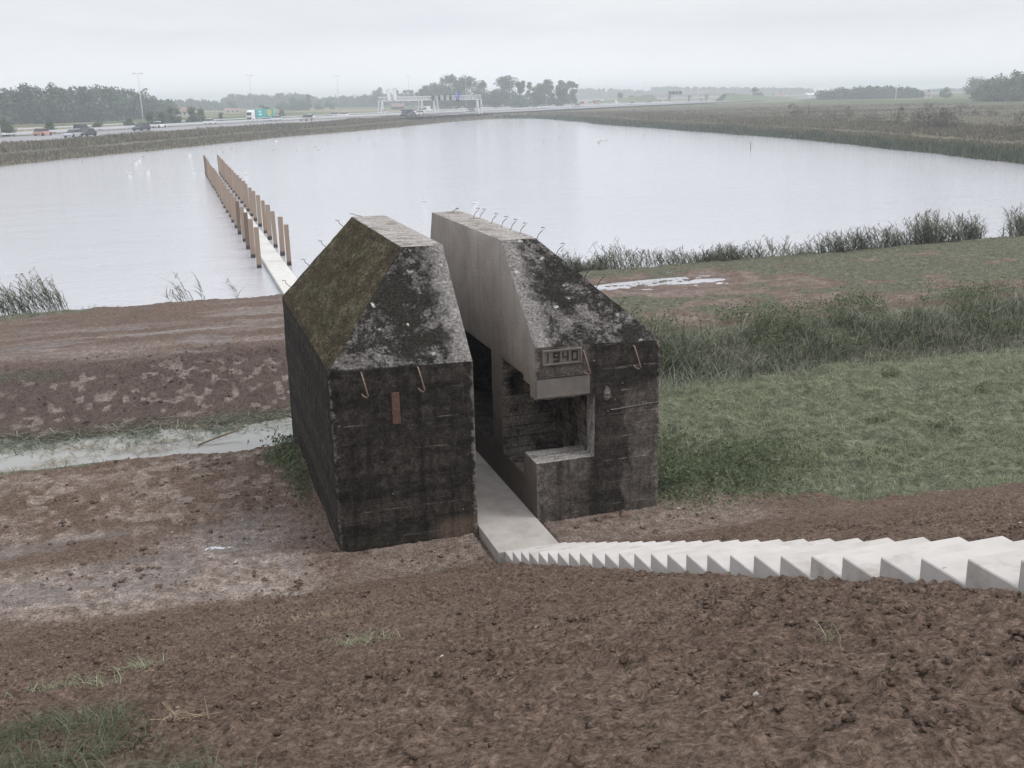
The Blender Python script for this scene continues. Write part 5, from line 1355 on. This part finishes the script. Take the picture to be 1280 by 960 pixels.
# ------------------------------------------------------------------ birds
def bird_mesh(s, m, neck=True, up=1.0):
    mb = MB(); n = 10; R = []
    for x, ry, rz_, zc in ((-.62, .02, .02, .2), (-.45, .12, .08, .14), (-.2, .2, .15, .09), (.1, .22, .17, .08), (.35, .15, .14, .09), (.48, .05, .06, .12)):
        R.append([(x * s, math.cos(a) * ry * s, (zc + math.sin(a) * rz_) * s) for a in [2 * math.pi * k / n for k in range(n)]])
    mb.loft(R)
    if neck:
        mb.tube([(.38 * s, 0, .14 * s), (.5 * s, 0, .3 * s * up), (.46 * s, 0, .5 * s * up), (.45 * s, 0, .68 * s * up), (.53 * s, 0, .74 * s * up), (.66 * s, 0, .7 * s * up)], [.07 * s, .045 * s, .036 * s, .036 * s, .055 * s, .02 * s], 8)
    return mb


def swan(px, py, label, head):
    P0 = survey(px, py, -1.5); r = empty("swan", P0, head); r.scale = (.42, .42, .45); tag(r, label, "swan", "swans on the lake")
    bird_mesh(1.0, None).build("body", M['swan'], r, smooth=True)
    MB().tube([(.6, 0, .72), (.74, 0, .68)], [.03, .012], 6).build("beak", M['beak'], r)
    MB().loft([[(-.55, .16, .2), (-.1, .24, .1), (.3, .16, .14), (-.1, .2, .24)], [(-.5, .1, .26), (-.1, .12, .3), (.28, .08, .26), (-.1, .05, .31)]]).build("wing", M['swan'], r, smooth=True)


for px, py, lb, hd in ((530, 252, "swan right over the gap between the bunker halves", -1.2), (594, 254.5, "swan above the flat top of the right bunker half", -.3), (162, 217.5, "largest of the swans at the far left of the lake", 3.3), (170, 204, "left one of two close swans at the left", 0), (174.5, 201, "right one of two close swans at the left", .2), (185, 214.5, "lone swan right of the largest one at the left", .2),
                       (242.5, 213, "greyish swan just left of the far pile rows", 2.0), (307, 218.5, "swan just right of the right pile row", -1), (237, 194, "faint far swan left of the pile ends", 0), (345, 176.5, "white swan near the far bank, above the pile rows", 0)):
    swan(px, py, lb, hd)
duck0 = None
dk = [(179, 196), (95, 200), (103, 202), (318, 181), (347, 186), (360, 181), (371, 188), (398, 188), (394, 184), (341, 188), (307, 181), (410, 180), (467, 180), (531, 167), (492, 167), (450, 173), (564, 177), (392, 170), (680, 177), (748, 178), (754, 176.5), (758, 175.5), (749, 180), (751, 176), (700, 172), (806, 169), (804, 174), (837, 170), (850, 172), (829, 174), (936, 179), (289, 186), (296, 190), (279, 190), (276, 186)]
for px, py in dk:
    P0 = survey(px, py, -1.5)
    if duck0 is None:
        o = duck0 = bird_mesh(.30, None, True, .6).build("duck", M['duck'], smooth=True)
    else: o = duck0.copy(); COL.objects.link(o)
    o.location = tuple(P0); o.rotation_euler = (0, 0, random.uniform(0, 6.28)); tag(o, "tiny dark duck afloat on the far part of the lake", "duck", "dark ducks on the lake")
for x, nm in ((1.70, "left"), (3.13, "right")):
    o = duck0.copy(); COL.objects.link(o); o.scale = (.8, .8, 1.0); o.location = (x, 36.35 + 3.36 * 21, .42); o.rotation_euler = (0, 0, 2.4)
    tag(o, f"small dark bird perched on the last pile of the {nm} row", "bird", "birds on the pile ends"); o.name = "perched_bird"
# markers in the water
for px, py, h_, lb in ((938, 187, .9, "dark stake standing in the water near the right bank"), (665, 150.5, 1.6, "pale stake in the far corner of the lake")):
    P0 = survey(px, py, -1.5); r = MB().tube([(0, 0, -.4), (.02, 0, h_ * .6), (.03, 0, h_)], [.05, .045, .04], 8).build("stake", M['post' if px < 700 else 'bark'], None, tuple(P0)); tag(r, lb, "stake", "stakes in the lake")

# ------------------------------------------------------------------ haze
hb = MB().box((-1500, -1000, -4), (2400, 3000, 24)); hz = hb.build("haze", M['white']); hz.data.materials.clear()
hm = bpy.data.materials.new("haze_air"); hm.use_nodes = True; nt = hm.node_tree; nt.nodes.clear()
out = nt.nodes.new("ShaderNodeOutputMaterial"); pv = nt.nodes.new("ShaderNodeVolumePrincipled"); pv.inputs["Color"].default_value = (.90, .955, 1, 1); pv.inputs["Density"].default_value = .00075; pv.inputs["Anisotropy"].default_value = .25
nt.links.new(pv.outputs[0], out.inputs["Volume"]); hz.data.materials.append(hm); tag(hz, "thin pale haze over lake and fields", "haze", None, 'stuff')

# ------------------------------------------------------------------ sky and sun
SUN_EL, SUN_AZ = math.radians(50), math.radians(112)   # to the right of the camera, behind thick cloud
nt = W.node_tree; nt.nodes.clear()
out = nt.nodes.new("ShaderNodeOutputWorld"); bg = nt.nodes.new("ShaderNodeBackground"); bg.inputs["Strength"].default_value = .1
sky = nt.nodes.new("ShaderNodeTexSky"); sky.sky_type = 'NISHITA'; sky.sun_disc = False; sky.sun_elevation = SUN_EL; sky.sun_rotation = SUN_AZ; sky.dust_density = 3; sky.air_density = 1
tc = nt.nodes.new("ShaderNodeTexCoord").outputs["Generated"]
sx = nd(nt, "ShaderNodeSeparateXYZ", {"Vector": tc})
zc = mth(nt, 'ADD', mth(nt, 'MAXIMUM', sx.outputs[2], 0.0), .12)
cv = nd(nt, "ShaderNodeCombineXYZ", {"X": mth(nt, 'DIVIDE', sx.outputs[0], zc), "Y": mth(nt, 'DIVIDE', sx.outputs[1], zc), "Z": 0.0}).outputs[0]
cn = noise(nt, mapping(nt, cv, (.8, .8, 1)), .9, 5, .55, .3)
cloud = ramp(nt, cn, [(.3, (7.1, 7.35, 7.95)), (.5, (7.9, 8.05, 8.5)), (.72, (8.9, 9.0, 9.25))])
hzn = thr(nt, sx.outputs[2], .0, .22)
cloud = mixc(nt, mth(nt, 'SUBTRACT', 1.0, hzn), cloud, mixc(nt, thr(nt, cn, .35, .65), (8.7, 8.95, 9.4), (9.3, 9.45, 9.75)))
cloud = mixc(nt, mth(nt, 'SUBTRACT', 1.0, thr(nt, sx.outputs[2], .0, .06)), cloud, (11.2, 11.5, 11.9))
zen = mth(nt, 'ADD', 1.0, mth(nt, 'MULTIPLY', thr(nt, sx.outputs[2], .28, .85), .95))   # overcast sky is brightest overhead
cloud = nd(nt, "ShaderNodeVectorMath", {0: cloud, 1: nd(nt, "ShaderNodeCombineXYZ", {"X": zen, "Y": zen, "Z": zen}).outputs[0]}, operation='MULTIPLY').outputs[0]
mx = mixc(nt, .92, sky.outputs[0], cloud)
nt.links.new(mx, bg.inputs[0]); nt.links.new(bg.outputs[0], out.inputs[0])
sl = bpy.data.lights.new("sun", 'SUN'); sl.energy = 1.5; sl.angle = math.radians(25); sl.color = (1, .97, .93)
so = bpy.data.objects.new("sun", sl); COL.objects.link(so)
# nishita rotation is measured clockwise from +Y
dv = Vector((math.sin(SUN_AZ) * math.cos(SUN_EL), math.cos(SUN_AZ) * math.cos(SUN_EL), math.sin(SUN_EL)))
so.rotation_euler = dv.to_track_quat('Z', 'Y').to_euler()

S.view_settings.view_transform = 'Standard'; S.view_settings.look = 'None'; S.view_settings.gamma = 1; S.view_settings.exposure = 0; S.view_settings.use_curve_mapping = False
S.render.engine = 'CYCLES'; cy = S.cycles
cy.max_bounces = 5; cy.diffuse_bounces = 3; cy.glossy_bounces = 2; cy.volume_bounces = 1; cy.transparent_max_bounces = 4
cy.use_denoising = True
try: cy.denoiser = 'OPENIMAGEDENOISE'
except Exception: pass
